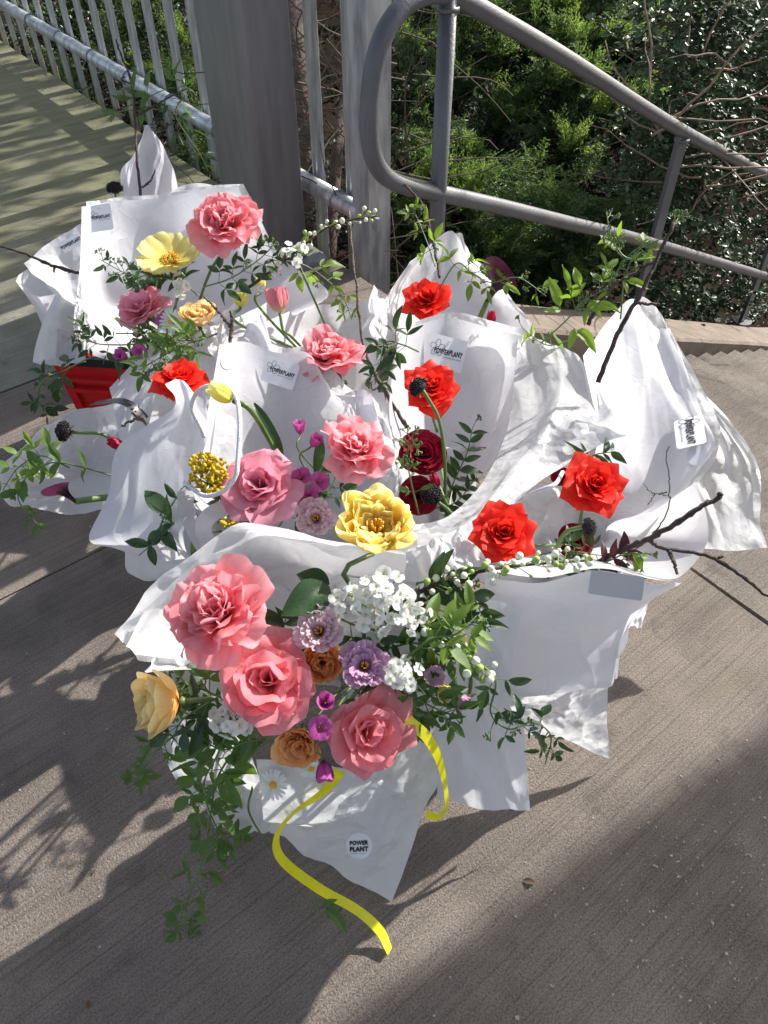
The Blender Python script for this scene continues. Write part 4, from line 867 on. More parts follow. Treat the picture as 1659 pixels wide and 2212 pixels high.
def flower(kind, name, label, cat, px, py, d, dpx, ax, bq, group=None, seed=0, spin=0., stem_r=.003, stem_m=None, via=None, to=None, calyx=True):
    sp_, m = SPEC[kind]; rg = np.random.default_rng(seed + sum(map(ord, kind))); r = dpx / 2 / FPX * d
    ax = ax + face(0, {'K': .30, 'G': .28}.get(bq, .30), 0) * (kind in ('pink', 'salmon', 'rosy', 'red', 'apricot', 'orange', 'dtulip', 'blush', 'mauve'))
    axis = ax.normalized(); c = P(px, py, d) - axis * r * .35
    t = thing(name, label, cat, c, group, (frame(axis) @ Matrix.Rotation(spin, 3, 'Z')).to_quaternion(), r)
    jt = {'pink': 14, 'salmon': 13, 'rosy': 14, 'dtulip': 8, 'red': 5, 'orange': 8, 'apricot': 8, 'yrose': 5, 'crimson': 3}.get(kind, 3)
    for V, F, uv in sp_(rg):
        q = rg.normal(size=3); J = Matrix.Rotation(R(jt) * rg.normal() * .6, 3, Vector(q).normalized()); sc_ = 1 + rg.uniform(-.14, .12) * (jt > 4)
        part(t, 'petal', (V * sc_) @ np.array(J).T, F, m, uv, local=True)
    if kind in ('poppy',):
        V, F = dome(.14, .20); part(t, 'ovary', V, F, M_ovary, local=True); b = MB()
        for k in range(70):
            a = rg.uniform(0, 6.28); q = rg.uniform(.12, .30); hh = rg.uniform(.10, .26); V, F = ball(.035, 5, 3); b.add(V + np.array([q * math.cos(a), q * math.sin(a), hh]), F)
            V, F = tube([(q * .4 * math.cos(a), q * .4 * math.sin(a), 0), (q * math.cos(a), q * math.sin(a), hh)], .008, 3, False); b.add(V, F)
        V, F = b.get(); part(t, 'stamens', V, F, M_gold, local=True)
    if kind in ('daisy',): V, F = dome(.24, .16); part(t, 'disc', V, F, M_gold, local=True)
    if kind in ('blush', 'mauve', 'floret', 'dtulip'):
        V, F = dome(.10, .16); part(t, 'eye', V, F, M_dark if kind != 'dtulip' else M_ovary, local=True); b = MB()
        for k in range(9 if kind != 'floret' else 5):
            a = k * 2.4; V, F = tube([(.03 * math.cos(a), .03 * math.sin(a), .1), (.13 * math.cos(a), .13 * math.sin(a), .42 if kind != 'floret' else .3)], [.02, .03], 4); b.add(V, F)
        V, F = b.get(); part(t, 'stamens', V, F, M_gold, local=True)
    if calyx and kind in ('pink', 'salmon', 'rosy', 'red', 'crimson', 'yrose', 'apricot', 'orange'):
        b = MB()
        for k in range(5):
            V, F, uv = petal(.6, .16, [(0, 40), (.5, 100), (1.05, 140)], [(0, 2), (1, 2)], k=.0, nu=3, nv=6, base=.8, top=.9, pk=.2, r0=.04, az=k * 1.257, zb=-.08); b.add(V, F)
        V, F = ball(.13, 8, 5); b.add(V * np.array([1, 1, 1.1]) + np.array([0, 0, -.10]), F); V, F = b.get(); part(t, 'calyx', V, F, M_stem, local=True)
    neck = to if to is not None else Vector((BASE[bq][0] + rg.uniform(-.03, .03), BASE[bq][1] + rg.uniform(-.03, .03), .26))
    stem(t, c - axis * r * .05, axis, neck, stem_r, stem_m or M_stem, via); return t
CAMF = face(0, 0, 1)
G_ = lambda s: s
# --- front bouquet K
flower('pink', 'pink_rose', 'largest ruffled pink rose at upper left of the front bouquet', 'rose', 470, 1325, .90, 246, face(-.25, .30), 'K', 'ruffled pink roses', 1)
flower('dtulip', 'double_tulip', 'open golden yellow double tulip above the white flowers', 'tulip', 815, 1135, 1.0, 205, face(.08, .38, .85), 'K', None, 2, .3, .0035, via=P(745, 1250, 1.0))
flower('yrose', 'yellow_rose', 'pale yellow rose facing left over the ground beside the front wrap', 'rose', 356, 1518, .93, 172, face(-.85, .06, .58), 'K', 'yellow roses', 3, 0, .0035, to=P(560, 1500, 1.02))
flower('salmon', 'salmon_rose', 'big salmon pink rose with swirled heart in the middle of the front bouquet', 'rose', 580, 1470, .93, 220, face(.05, .10), 'K', 'salmon pink roses', 4)
flower('salmon', 'salmon_rose', 'salmon pink rose lowest in the front bouquet above the round sticker', 'rose', 795, 1582, .95, 200, face(.30, -.15), 'K', 'salmon pink roses', 5, 1.0)
flower('orange', 'orange_rose', 'orange cabbage rose tucked between the pale and mauve lisianthus', 'rose', 695, 1432, .955, 122, face(.1, -.2), 'K', 'orange roses', 6)
flower('orange', 'orange_rose', 'orange cabbage rose at the lower edge of the front bouquet', 'rose', 645, 1608, .95, 124, face(-.15, -.55), 'K', 'orange roses', 7)
flower('blush', 'lisianthus', 'blush pink frilled lisianthus beside the broad dark leaf', 'lisianthus', 688, 1362, .94, 116, face(-.1, .1), 'K', 'lisianthus flowers', 8)
flower('mauve', 'lisianthus', 'mauve frilled lisianthus with yellow eye in the front bouquet', 'lisianthus', 788, 1437, .935, 116, face(.1, .1), 'K', 'lisianthus flowers', 9)
for i, (x, y, s, a, l) in enumerate([(703, 1517, 62, face(.1, .4), 'small magenta bell flower between the two salmon roses'), (692, 1572, 70, face(-.1, .2), 'magenta flower just above the lower orange rose'), (700, 1655, 66, face(.1, -.9, .5), 'magenta bell flower hanging under the lower orange rose')]):
    flower('bell' if i != 1 else 'floret', 'magenta_flower', l, 'flower', x, y, .915 + .02 * (i == 2), s, a, 'K', 'magenta flowers', 20 + i, stem_r=.0015)
flower('daisy', 'daisy', 'white daisy with yellow centre above the front paper skirt', 'daisy', 587, 1698, .985, 66, face(-.1, .15), 'K', 'daisies', 30, stem_r=.0015, to=P(640, 1600, 1.04))
flower('daisy', 'daisy', 'white daisy half hidden beneath the lowest magenta flower', 'daisy', 672, 1668, .985, 56, face(.1, -.5), 'K', 'daisies', 31, stem_r=.0015)
flower('ctulip', 'cream_tulip', 'long cream tulip bud at the right side of the front bouquet', 'tulip', 1000, 1405, 1.0, 58, face(-.3, 1, .3), 'K', 'tulips', 32, to=P(1010, 1520, 1.12))
flower('parrot', 'parrot_tulip', 'white and pink fringed tulip right of the white stock', 'tulip', 935, 1462, .97, 62, face(.1, .2, .8), 'K', 'tulips', 33)
flower('parrot', 'parrot_tulip', 'pink edged tulip drooping below the cream tulip bud', 'tulip', 985, 1505, 1.02, 56, face(.7, -.5, .3), 'K', 'tulips', 34)
flower('ytulip', 'yellow_tulip', 'small yellow tulip partly behind the fringed tulip', 'tulip', 955, 1490, 1.0, 50, face(.3, -.3, .8), 'K', 'tulips', 35)
# --- central bouquet G
flower('pink', 'pink_rose', 'round pink rose at the right of the central wrap', 'rose', 770, 970, 1.2, 164, face(.15, .25), 'G', 'ruffled pink roses', 41)
flower('rosy', 'salmon_rose', 'rosy pink rose with loose petals beside the mimosa', 'rose', 560, 1048, 1.2, 186, face(-.1, .15), 'G', 'salmon pink roses', 42)
flower('tulip', 'yellow_tulip', 'closed yellow tulip drooping inside the cord loop', 'tulip', 492, 858, 1.19, 62, face(-.75, .45, .3), 'G', 'tulips', 43, to=P(600, 985, 1.34), stem_r=.0045)
flower('blush', 'lisianthus', 'shaded blush lisianthus left of the golden double tulip', 'lisianthus', 682, 1118, 1.2, 92, face(-.05, -.1), 'G', 'lisianthus flowers', 44)
for i, (x, y, s, k, a, l) in enumerate([(648, 930, 44, 'bell', face(.0, .9, .5), 'magenta bell flower highest beside the central pink rose'), (677, 958, 46, 'bell', face(.5, .6, .5), 'magenta bell flower second from the top in the central wrap'), (648, 1030, 62, 'floret', face(-.2, .5), 'magenta flower right against the rosy pink rose'),
                                        (665, 1075, 62, 'floret', face(0, -.1), 'open magenta flower above the shaded lisianthus'), (690, 1040, 58, 'floret', face(.4, .2), 'magenta flower under the round pink rose')]):
    flower(k, 'magenta_flower', l, 'flower', x, y, 1.22, s, a, 'G', 'magenta flowers', 50 + i, stem_r=.0015)
# --- red bouquets
flower('red', 'red_rose', 'bright red rose behind the dark scabiosa head', 'rose', 930, 838, 1.42, 138, face(0, .12), 'H', 'bright red roses', 61)
flower('crimson', 'crimson_rose', 'dark crimson rose with spiral heart in the shaded wrap', 'rose', 912, 983, 1.40, 134, face(.0, .25), 'H', 'dark crimson roses', 62)
flower('crimson', 'crimson_rose', 'dark crimson rose deep in the shade below another', 'rose', 905, 1072, 1.40, 110, face(-.2, -.1), 'H', 'dark crimson roses', 63)
flower('rtulip', 'red_tulip', 'dark red tulip bud low in the wide wrap', 'tulip', 945, 1045, 1.38, 34, face(-.5, .8, .4), 'H', 'tulips', 64)
flower('red', 'red_rose', 'small bright red rose by the handrail post, highest of the red roses', 'rose', 921, 647, 1.72, 122, face(-.1, .15), 'I', 'bright red roses', 65)
flower('rtulip', 'red_tulip', 'crimson tulip bud in the wrap by the handrail', 'tulip', 1061, 698, 1.74, 34, face(.0, 1, .3), 'I', 'tulips', 66)
flower('red', 'red_rose', 'bright red rose with open heart in the right hand wrap', 'rose', 1285, 1048, 1.25, 160, face(.06, .06), 'J', 'bright red roses', 67, 1.0)
flower('red', 'red_rose', 'star shaped red rose above the spray of white buds', 'rose', 1087, 1152, 1.13, 168, face(-.06, .10), 'J', 'bright red roses', 68, 2.0)
flower('crimson', 'crimson_rose', 'dark crimson rose behind the bent scabiosa stem', 'rose', 1240, 1172, 1.24, 104, face(.1, .1), 'J', 'dark crimson roses', 69)
flower('crimson', 'crimson_rose', 'dark crimson bud behind the wide flap', 'rose', 1212, 1032, 1.33, 56, face(-.4, .3), 'J', 'dark crimson roses', 70)
flower('red', 'red_rose', 'bright red rose beside the red crate and black ribbon', 'rose', 387, 818, 1.38, 142, face(.0, .55, .8), 'F', 'bright red roses', 71, .5)
flower('rtulip', 'red_tulip', 'small dark red bud by the scabiosa on the left wrap', 'tulip', 261, 963, 1.44, 40, face(-.6, .3, .6), 'F', 'tulips', 72, to=P(330, 985, 1.5))
# --- back bouquets
flower('pink', 'pink_rose', 'pink rose in front of the steel post, highest of the flowers', 'rose', 486, 480, 1.50, 166, face(.0, .05), 'A', 'ruffled pink roses', 81, via=P(452, 590, 1.55))
flower('poppy', 'yellow_poppy', 'pale yellow open poppy with golden stamens', 'poppy', 365, 548, 1.55, 138, face(.05, .55, .8), 'A', 'poppies', 82, via=P(395, 600, 1.57))
flower('rosy', 'salmon_rose', 'dusky pink rose at the left of the back bouquet', 'rose', 304, 668, 1.58, 124, face(-.25, .45), 'A', 'salmon pink roses', 83)
flower('apricot', 'apricot_rose', 'apricot cabbage rose beside the daisy in the back bouquet', 'rose', 427, 683, 1.54, 98, face(.05, .6), 'A', 'orange roses', 84)
flower('daisy', 'daisy', 'white daisy beside the apricot rose', 'daisy', 366, 690, 1.52, 54, face(-.1, .1), 'A', 'daisies', 85, stem_r=.0015)
flower('tulip', 'yellow_tulip', 'upright yellow tulip bud behind the pink poppy', 'tulip', 563, 622, 1.56, 36, face(.02, 1, .15), 'E', 'tulips', 86)
flower('ytulip', 'yellow_tulip', 'open yellow tulip half hidden left of the upright yellow bud', 'tulip', 520, 655, 1.56, 44, face(0, 1, .2), 'E', 'tulips', 87)
flower('poppyc', 'pink_poppy', 'crinkled pink poppy seen from the side', 'poppy', 602, 662, 1.5, 66, face(-.18, 1, .2), 'E', 'poppies', 88, via=P(632, 730, 1.52))
flower('pink', 'pink_rose', 'pink rose beneath the pink poppy in the middle wrap', 'rose', 712, 768, 1.48, 152, face(.0, .42), 'E', 'ruffled pink roses', 89)
for i, (x, y, s, k, a, l) in enumerate([(268, 772, 42, 'bell', face(-.5, .3), 'magenta flower hanging near the red crate'), (350, 690, 40, 'floret', face(-.2, .2), 'magenta flower left of the daisy in the back bouquet'), (300, 760, 40, 'floret', face(.1, -.3), 'dark magenta flower below the dusky pink rose')]):
    flower(k, 'magenta_flower', l, 'flower', x, y, 1.54, s, a, 'A', 'magenta flowers', 90 + i, stem_r=.0015)
for i, (x, y) in enumerate([(258, 692), (295, 715)]):
    flower('ctulip', 'lisianthus_bud', ['pale lisianthus bud pointing left beside the dusky pink rose', 'pale lisianthus bud under the dusky pink rose'][i], 'flower bud', x, y, 1.54, 15, face(-1, .5, .3), 'A', 'lisianthus buds', 95 + i, stem_r=.0014)

# --- scabiosas
def scabiosa(label, px, py, d, dpx, ax, path, seed):
    rg = np.random.default_rng(seed); r = dpx / 2 / FPX * d; axis = ax.normalized(); c = P(px, py, d)
    t = thing('scabiosa', label, 'scabiosa', c, 'dark scabiosa heads', frame(axis).to_quaternion(), r); b = MB()
    V, F = ball(.72, 12, 7); b.add(V * np.array([1, 1, .8]), F)
    for k in range(150):
        z = 1 - (k + .5) / 150 * 1.35; q = math.sqrt(max(0, 1 - z * z)); a = k * GA; n = Vector((q * math.cos(a), q * math.sin(a), z * .85)); p0 = n * .6; p1 = n * (rg.uniform(.86, 1.08)); sd_ = n.cross(Vector(rg.normal(size=3))).normalized()
        s2 = n.cross(sd_).normalized(); wv = .10
        b.add([p0, p1 + sd_ * wv, p1 - sd_ * wv, p1 + s2 * wv, p1 - s2 * wv, p1 + n * .06], [(0, 1, 3), (0, 3, 2), (0, 2, 4), (0, 4, 1), (1, 5, 3), (3, 5, 2), (2, 5, 4), (4, 5, 1)])
    V, F = b.get(); part(t, 'florets', V, F, M_scab, local=True, smooth=False); b = MB()
    for k in range(9):
        V, F, uv = petal(.9, .2, [(0, 80), (.6, 110), (1.05, 140)], [(0, 1), (1, 1)], k=0, nu=3, nv=5, top=.9, pk=.2, base=.8, r0=.1, az=k * .7, zb=-.5); b.add(V, F)
    V, F = b.get(); part(t, 'bracts', V, F, M_scabc, local=True)
    V, F = tube(catmull([list(c - axis * r * .5)] + [list(P(*q)) for q in path], 24), .0032, 7); part(t, 'stem', V, F, M_stem); return t
scabiosa('dark scabiosa head held in front of the bright red rose', 905, 836, 1.33, 44, face(-.6, .55, -.2), [(925, 862, 1.33), (946, 900, 1.34), (958, 960, 1.36), (962, 1040, 1.40), (955, 1090, 1.42)], 1)
scabiosa('dark scabiosa head low in the shade beside crimson roses', 931, 1068, 1.34, 46, face(.2, .3), [(960, 1095, 1.36), (975, 1110, 1.38)], 2)
scabiosa('dark scabiosa head on a bent stem in the right wrap', 1270, 1138, 1.14, 40, face(.9, .1, .4), [(1250, 1140, 1.14), (1222, 1150, 1.15), (1205, 1178, 1.17), (1200, 1220, 1.22)], 3)
scabiosa('dark scabiosa head lying over the tissue at far left', 140, 932, 1.45, 44, face(-.8, .1, .5), [(185, 935, 1.45), (220, 938, 1.46), (260, 960, 1.48), (300, 990, 1.52)], 4)
scabiosa('dark scabiosa head behind the tall wrap at upper left', 248, 408, 2.0, 34, face(-.1, 1, .2), [(251, 430, 2.0), (262, 480, 2.04), (280, 560, 2.1)], 5)

# --- calla lilies
def calla(label, tip, base, d, wd, seed, turn=0):
    a = P(*base, d); b_ = P(*tip, d - .02); ax = (b_ - a); L = ax.length; t = thing('calla_lily', label, 'calla lily', a, 'dark calla lilies', frame(ax, CAMF).to_quaternion(), L); V = []
    nv, nu = 14, 18
    for i in range(nv):
        f = i / (nv - 1); r = .05 + .08 * f + .26 * wd * f ** 3
        for j in range(nu):
            s = -1 + 2 * j / (nu - 1); a2 = s * (2.75 - .9 * f) + turn; zz = f * (1 - .45 * abs(s) ** 1.5 * f); V.append((r * math.sin(a2), -r * math.cos(a2), zz))
    uv = [(.5, i / (nv - 1)) for i in range(nv) for j in range(nu)]
    part(t, 'spathe', np.array(V), gridF(nv, nu), CL, uv, local=True); V, F = tube([(0, 0, .05), (0, 0, .6)], [.03, .02], 7); part(t, 'spadix', V, F, M_dark, local=True); return t
c1 = calla('dark purple calla lily standing beside the handrail wrap', (1096, 572), (1052, 652), 1.72, 1.6, 1, 2.6)
V, F = tube(catmull([list(P(1053, 650, 1.72)), list(P(1035, 690, 1.75)), list(P(1015, 740, 1.82))], 8), .006, 8); part(c1, 'stem', V, F, M_stem)
c2 = calla('dark purple calla lily lying on the left tissue', (108, 1040), (165, 1085), 1.40, 1.3, 2, 1.2)
V, F = tube(catmull([list(P(163, 1083, 1.40)), list(P(200, 1078, 1.42)), list(P(250, 1072, 1.45))], 8), .006, 8); part(c2, 'stem', V, F, M_stem)

# ------------------------------------------------------------------ leaves, vines
def leaf_mesh(name, m, wr=.36, fold=.18, curl=.25, seed=0, wav=.02, nv=8):
    rg = np.random.default_rng(seed); ss = [-1, -.5, 0, .5, 1]; V = []; uv = []
    for i in range(nv):
        t = i / (nv - 1); hw = wr / 2 * (math.sin(math.pi * min(1, t) ** .8) ** .9 + .02)
        for s in ss:
            V.append((hw * s, t - .06 * abs(s) * 0, fold * hw * abs(s) * 1.2 - curl * t * t + wav * s * math.sin(9 * t + seed))); uv.append((s * .5 + .5, t))
    return mesh(name, np.array(V), gridF(nv, 5), m, uv)
LV = {k: [leaf_mesh('leaf', m, rng_, fo, cu, i) for i, (rng_, fo, cu) in enumerate([(.36, .3, .12), (.42, .2, .3), (.34, .4, -.1), (.46, .25, .2), (.38, .5, .4)])] for k, m in (('j', M_leaf), ('l', M_leafl), ('d', M_leafd), ('b', M_leafb), ('w', M_wine))}
def put_leaf(t, kind, p, dirn, size, nrm=None, name='leaf'):
    y = Vector(dirn).normalized(); n = (nrm or (Vector((0, -.35, .8)) + rndv(.55))); x = y.cross(n)
    if x.length < 1e-3: x = Vector((1, 0, 0))
    x.normalize(); z = x.cross(y); M = Matrix((x, y, z)).transposed().to_4x4() @ Matrix.Diagonal((random.uniform(.75, 1.25), 1, random.uniform(.4, 1.7), 1)) @ Matrix.Scale(size * random.uniform(.72, 1.2), 4); M.translation = p
    return inst(t, name, random.choice(LV[kind]), M)
def bud_sprig(b, p, d, L, depth=2):
    q = p + d * L; V, F = tube([p, q], [.0009, .0007], 4, False); b.add(V, F)
    if depth == 0:
        V, F = ball(.0016, 5, 4); b.add(V * np.array([1, 1, 1.6]) + np.array(q), F); return
    for k in range(3): bud_sprig(b, q, (d + rndv(.75)).normalized(), L * .62, depth - 1)
def vine(label, path, group, kind='j', nodes=7, lsize=.024, trio=True, r=.0013, sprigs=2, m=M_stem, start=.12, name='jasmine_vine', spread=.9, hang=.0):
    pts = catmull([list(P(*p)) for p in path], 40); t = thing(name, label, 'vine', Vector(pts[0]), group)
    V, F = tube(pts, np.linspace(r * 1.3, r * .7, 40), 5); part(t, 'stem', V, F, m)
    T = np.gradient(pts, axis=0); b = MB()
    for k in range(nodes):
        i = int((start + (1 - start) * (k + .5) / nodes) * 39); p = Vector(pts[i]); d = Vector(T[i]).normalized(); f = k / max(1, nodes - 1); s = lsize * (1.1 - .35 * f)
        side = d.cross(face(0, 0, 1) + rndv(.6)).normalized()
        for sg in (-1, 1):
            if random.random() < .08: continue
            pd = (side * sg * spread + d * .55 + rndv(.35) + Vector((0, 0, -hang))).normalized()
            if trio:
                q = p + pd * s * .7; V, F = tube([p, q], .0007, 4, False); b.add(V, F)
                put_leaf(t, kind, q, pd, s * 1.15)
                sd2 = pd.cross(face(0, 0, 1) + rndv(.4)).normalized()
                for s2 in (-1, 1):
                    if random.random() < .85: put_leaf(t, kind, p + pd * s * .55, (sd2 * s2 + pd * .5 + rndv(.2)), s * .8)
            else: put_leaf(t, kind, p, pd, s * 1.2)
    for k in range(sprigs):
        i = random.randint(10, 39); bud_sprig(b, Vector(pts[i]), (Vector(T[i]).normalized() * .6 + rndv(.8)).normalized(), .014)
    if b.n: V, F = b.get(); part(t, 'tendrils', V, F, m)['kind'] = 'stuff'
    return t
JV = 'jasmine vines'
vine('jasmine vine trailing down over the ground left of the front wrap', [(520, 1600, 1.0), (470, 1680, 1.04), (455, 1760, 1.1), (440, 1850, 1.15), (400, 1960, 1.20), (395, 2010, 1.21)], JV, 'j', 9, .034, hang=.3)
vine('jasmine vine hanging from the lower left of the front flowers', [(500, 1560, .98), (470, 1630, 1.0), (440, 1700, 1.04), (470, 1790, 1.1), (520, 1840, 1.16)], JV, 'j', 8, .036, hang=.3)
vine('thin jasmine strand with two leaf clusters nearest the end of the yellow ribbon', [(545, 1700, 1.05), (540, 1760, 1.1), (600, 1850, 1.18), (665, 1915, 1.19), (690, 1990, 1.20)], JV, 'j', 2, .040, start=.75, sprigs=0, hang=.6)
vine('short jasmine tip on the ground below the pale yellow rose', [(420, 1560, 1.0), (350, 1610, 1.04), (310, 1660, 1.10), (295, 1690, 1.15)], JV, 'j', 5, .026, sprigs=3)
vine('jasmine tip between the pale yellow rose and the wrap', [(480, 1500, .97), (430, 1530, .98), (390, 1560, 1.0), (370, 1610, 1.04)], JV, 'd', 5, .032)
vine('jasmine vine curling down at the right of the front bouquet', [(1020, 1420, 1.0), (1070, 1470, 1.0), (1060, 1540, 1.02), (1100, 1575, 1.04), (1150, 1560, 1.04), (1190, 1590, 1.05), (1178, 1650, 1.1)], JV, 'd', 8, .024, sprigs=7)
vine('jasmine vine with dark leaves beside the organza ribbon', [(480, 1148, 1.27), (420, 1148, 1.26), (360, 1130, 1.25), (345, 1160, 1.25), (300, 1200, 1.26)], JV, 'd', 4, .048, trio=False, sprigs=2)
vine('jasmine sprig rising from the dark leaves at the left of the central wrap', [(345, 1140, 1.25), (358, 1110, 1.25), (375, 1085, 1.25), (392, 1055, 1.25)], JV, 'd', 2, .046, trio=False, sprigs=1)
vine('pale jasmine vine trailing over the left tissue', [(250, 1030, 1.44), (180, 1010, 1.42), (110, 1000, 1.42), (50, 1040, 1.43), (40, 1080, 1.44), (70, 1120, 1.46), (92, 1148, 1.47)], JV, 'j', 8, .034, trio=False)
vine('jasmine leaves at the far left edge of the tissue', [(150, 1010, 1.42), (90, 985, 1.42), (40, 1010, 1.42), (5, 1060, 1.43)], JV, 'l', 5, .030, sprigs=2)
vine('jasmine tips hanging from the red crate', [(200, 770, 1.58), (140, 800, 1.6), (90, 830, 1.65), (85, 870, 1.7), (110, 890, 1.72)], JV, 'd', 5, .034)
vine('jasmine vine over the rim of the red crate', [(330, 740, 1.55), (260, 745, 1.57), (200, 740, 1.6), (165, 715, 1.62)], JV, 'd', 6, .034, sprigs=4)
vine('jasmine sprays against the tall back wrap', [(350, 650, 1.6), (300, 600, 1.63), (270, 590, 1.64), (215, 560, 1.66)], JV, 'd', 4, .026, sprigs=8)
vine('jasmine leaves under the yellow poppy', [(430, 640, 1.57), (380, 600, 1.58), (330, 590, 1.6), (290, 605, 1.6)], JV, 'd', 6, .036, sprigs=5)
vine('jasmine vine below the highest pink rose', [(440, 620, 1.52), (500, 600, 1.5), (560, 560, 1.5), (590, 530, 1.5)], JV, 'd', 6, .034, sprigs=3)
vine('light jasmine vine dangling beside the steel post base', [(580, 560, 1.55), (650, 570, 1.58), (700, 600, 1.62), (740, 640, 1.64), (760, 690, 1.64)], JV, 'l', 5, .034, sprigs=4)
vine('jasmine leaves around the bright red rose by the crate', [(440, 730, 1.45), (400, 745, 1.44), (350, 770, 1.44), (300, 800, 1.45)], JV, 'j', 6, .034, sprigs=6)
vine('jasmine leaves beside the apricot rose', [(470, 720, 1.48), (430, 735, 1.48), (380, 735, 1.48)], JV, 'l', 5, .034, sprigs=3)
vine('jasmine sprig wound round the twig at the far upper left', [(300, 240, 2.05), (270, 235, 2.05), (310, 215, 2.05), (370, 190, 2.05), (400, 205, 2.05)], JV, 'j', 5, .05, sprigs=3)
vine('jasmine sprig dropping behind the pointed wrap', [(400, 205, 2.05), (380, 250, 2.08), (430, 330, 2.15), (450, 370, 2.2)], JV, 'd', 4, .04)
vine('light green jasmine above the handrail wrap', [(940, 640, 1.72), (985, 570, 1.68), (1020, 590, 1.66), (1060, 610, 1.66), (1120, 600, 1.66), (1180, 640, 1.66)], JV, 'l', 7, .032, sprigs=8)
vine('jasmine tip beside the twig near the loop of the handrail', [(940, 575, 1.74), (925, 530, 1.76), (905, 480, 1.78), (890, 450, 1.78)], JV, 'l', 3, .036, sprigs=6)
vine('jasmine leaves next to the bent twig at the wide wrap', [(905, 760, 1.42), (870, 745, 1.42), (835, 740, 1.42), (820, 790, 1.44), (810, 830, 1.46)], JV, 'd', 5, .034, sprigs=3)
vine('bright jasmine cluster between the wide wrap and the right wrap', [(1170, 740, 1.5), (1225, 690, 1.45), (1260, 650, 1.42), (1310, 620, 1.4), (1350, 560, 1.4), (1400, 520, 1.4)], JV, 'l', 7, .040, sprigs=9)
vine('jasmine tendrils around the tall twig above the right wrap', [(1340, 690, 1.42), (1350, 600, 1.4), (1380, 540, 1.4), (1440, 510, 1.4), (1460, 480, 1.4)], JV, 'l', 1, .02, sprigs=10)
vine('fine pale jasmine tendrils over the lower handrail', [(1400, 560, 1.4), (1350, 555, 1.4), (1320, 510, 1.4), (1310, 460, 1.4)], JV, 'l', 1, .02, sprigs=9)
vine('low jasmine leaves at the edge of the wide wrap', [(1270, 720, 1.55), (1230, 735, 1.55), (1180, 745, 1.55), (1130, 710, 1.55)], JV, 'l', 4, .042, trio=False, sprigs=3)
vine('sprig of jasmine buds over the crimson rose', [(905, 1110, 1.33), (890, 1050, 1.31), (880, 990, 1.30), (890, 950, 1.3)], JV, 'j', 3, .016, sprigs=8)
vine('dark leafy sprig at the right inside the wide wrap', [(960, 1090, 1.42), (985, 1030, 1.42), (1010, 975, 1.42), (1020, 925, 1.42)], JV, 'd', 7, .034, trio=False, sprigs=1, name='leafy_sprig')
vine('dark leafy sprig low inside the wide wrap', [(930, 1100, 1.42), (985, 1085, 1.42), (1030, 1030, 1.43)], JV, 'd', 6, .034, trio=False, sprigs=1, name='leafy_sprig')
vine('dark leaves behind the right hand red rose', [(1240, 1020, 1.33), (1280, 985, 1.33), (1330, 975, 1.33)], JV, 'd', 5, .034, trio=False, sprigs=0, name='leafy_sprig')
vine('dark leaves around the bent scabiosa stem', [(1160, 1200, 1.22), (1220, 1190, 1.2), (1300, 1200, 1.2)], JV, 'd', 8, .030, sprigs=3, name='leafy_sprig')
vine('wine red leaves on the branch of the right wrap', [(1280, 1225, 1.17), (1330, 1205, 1.15), (1360, 1185, 1.14)], JV, 'w', 4, .034, trio=False, sprigs=0, name='leafy_sprig')
vine('green leaf cluster on the branch of the right wrap', [(1340, 1200, 1.13), (1375, 1195, 1.13), (1390, 1210, 1.13)], JV, 'l', 2, .034, trio=False, sprigs=3, name='leafy_sprig')
# foliage that fills the front bouquet
k = 0
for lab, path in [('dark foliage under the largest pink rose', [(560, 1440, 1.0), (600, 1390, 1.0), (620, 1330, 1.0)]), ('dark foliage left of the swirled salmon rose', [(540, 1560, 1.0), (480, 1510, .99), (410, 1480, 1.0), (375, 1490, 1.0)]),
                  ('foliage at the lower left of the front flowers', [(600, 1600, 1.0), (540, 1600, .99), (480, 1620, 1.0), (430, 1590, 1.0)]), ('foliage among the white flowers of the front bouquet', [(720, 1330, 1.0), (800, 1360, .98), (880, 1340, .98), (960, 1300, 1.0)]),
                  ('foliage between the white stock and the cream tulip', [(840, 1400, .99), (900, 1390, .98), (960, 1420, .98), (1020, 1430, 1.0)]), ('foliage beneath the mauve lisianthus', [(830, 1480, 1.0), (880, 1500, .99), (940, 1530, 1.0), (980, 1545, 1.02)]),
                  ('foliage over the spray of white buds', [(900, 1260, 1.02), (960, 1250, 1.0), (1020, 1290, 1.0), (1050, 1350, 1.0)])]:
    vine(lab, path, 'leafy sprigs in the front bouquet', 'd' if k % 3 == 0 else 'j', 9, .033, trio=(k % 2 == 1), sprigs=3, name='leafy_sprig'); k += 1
lg = thing('long_leaf', 'long narrow green tulip leaves standing in the central wrap', 'leaf', P(610, 1000, 1.32))
for pth, wd in (([(610, 1005, 1.32), (598, 960, 1.30), (570, 905, 1.29), (549, 870, 1.29)], .014), ([(682, 1025, 1.25), (690, 980, 1.23), (692, 945, 1.22)], .013)):
    pts = catmull([list(P(*p)) for p in pth], 14); T = np.gradient(pts, axis=0); V = []
    for i in range(14):
        f = i / 13; x = Vector(T[i]).normalized().cross(face(.3, .2)).normalized() * wd * (math.sin(math.pi * (f * .93 + .05)) ** .7); V += [list(Vector(pts[i]) - x * .7), list(Vector(pts[i]) - face(0, 0, 1) * .003), list(Vector(pts[i]) + x * .7)]
    part(lg, 'leaf', np.array(V), gridF(14, 3), M_leafb)
rl = thing('rose_leaf', 'broad dark green rose leaf beside the blush lisianthus', 'leaf', P(712, 1270, .97))
bm1 = leaf_mesh('leaflet', M_leafb, .62, .35, .15, 3, .03, 12)
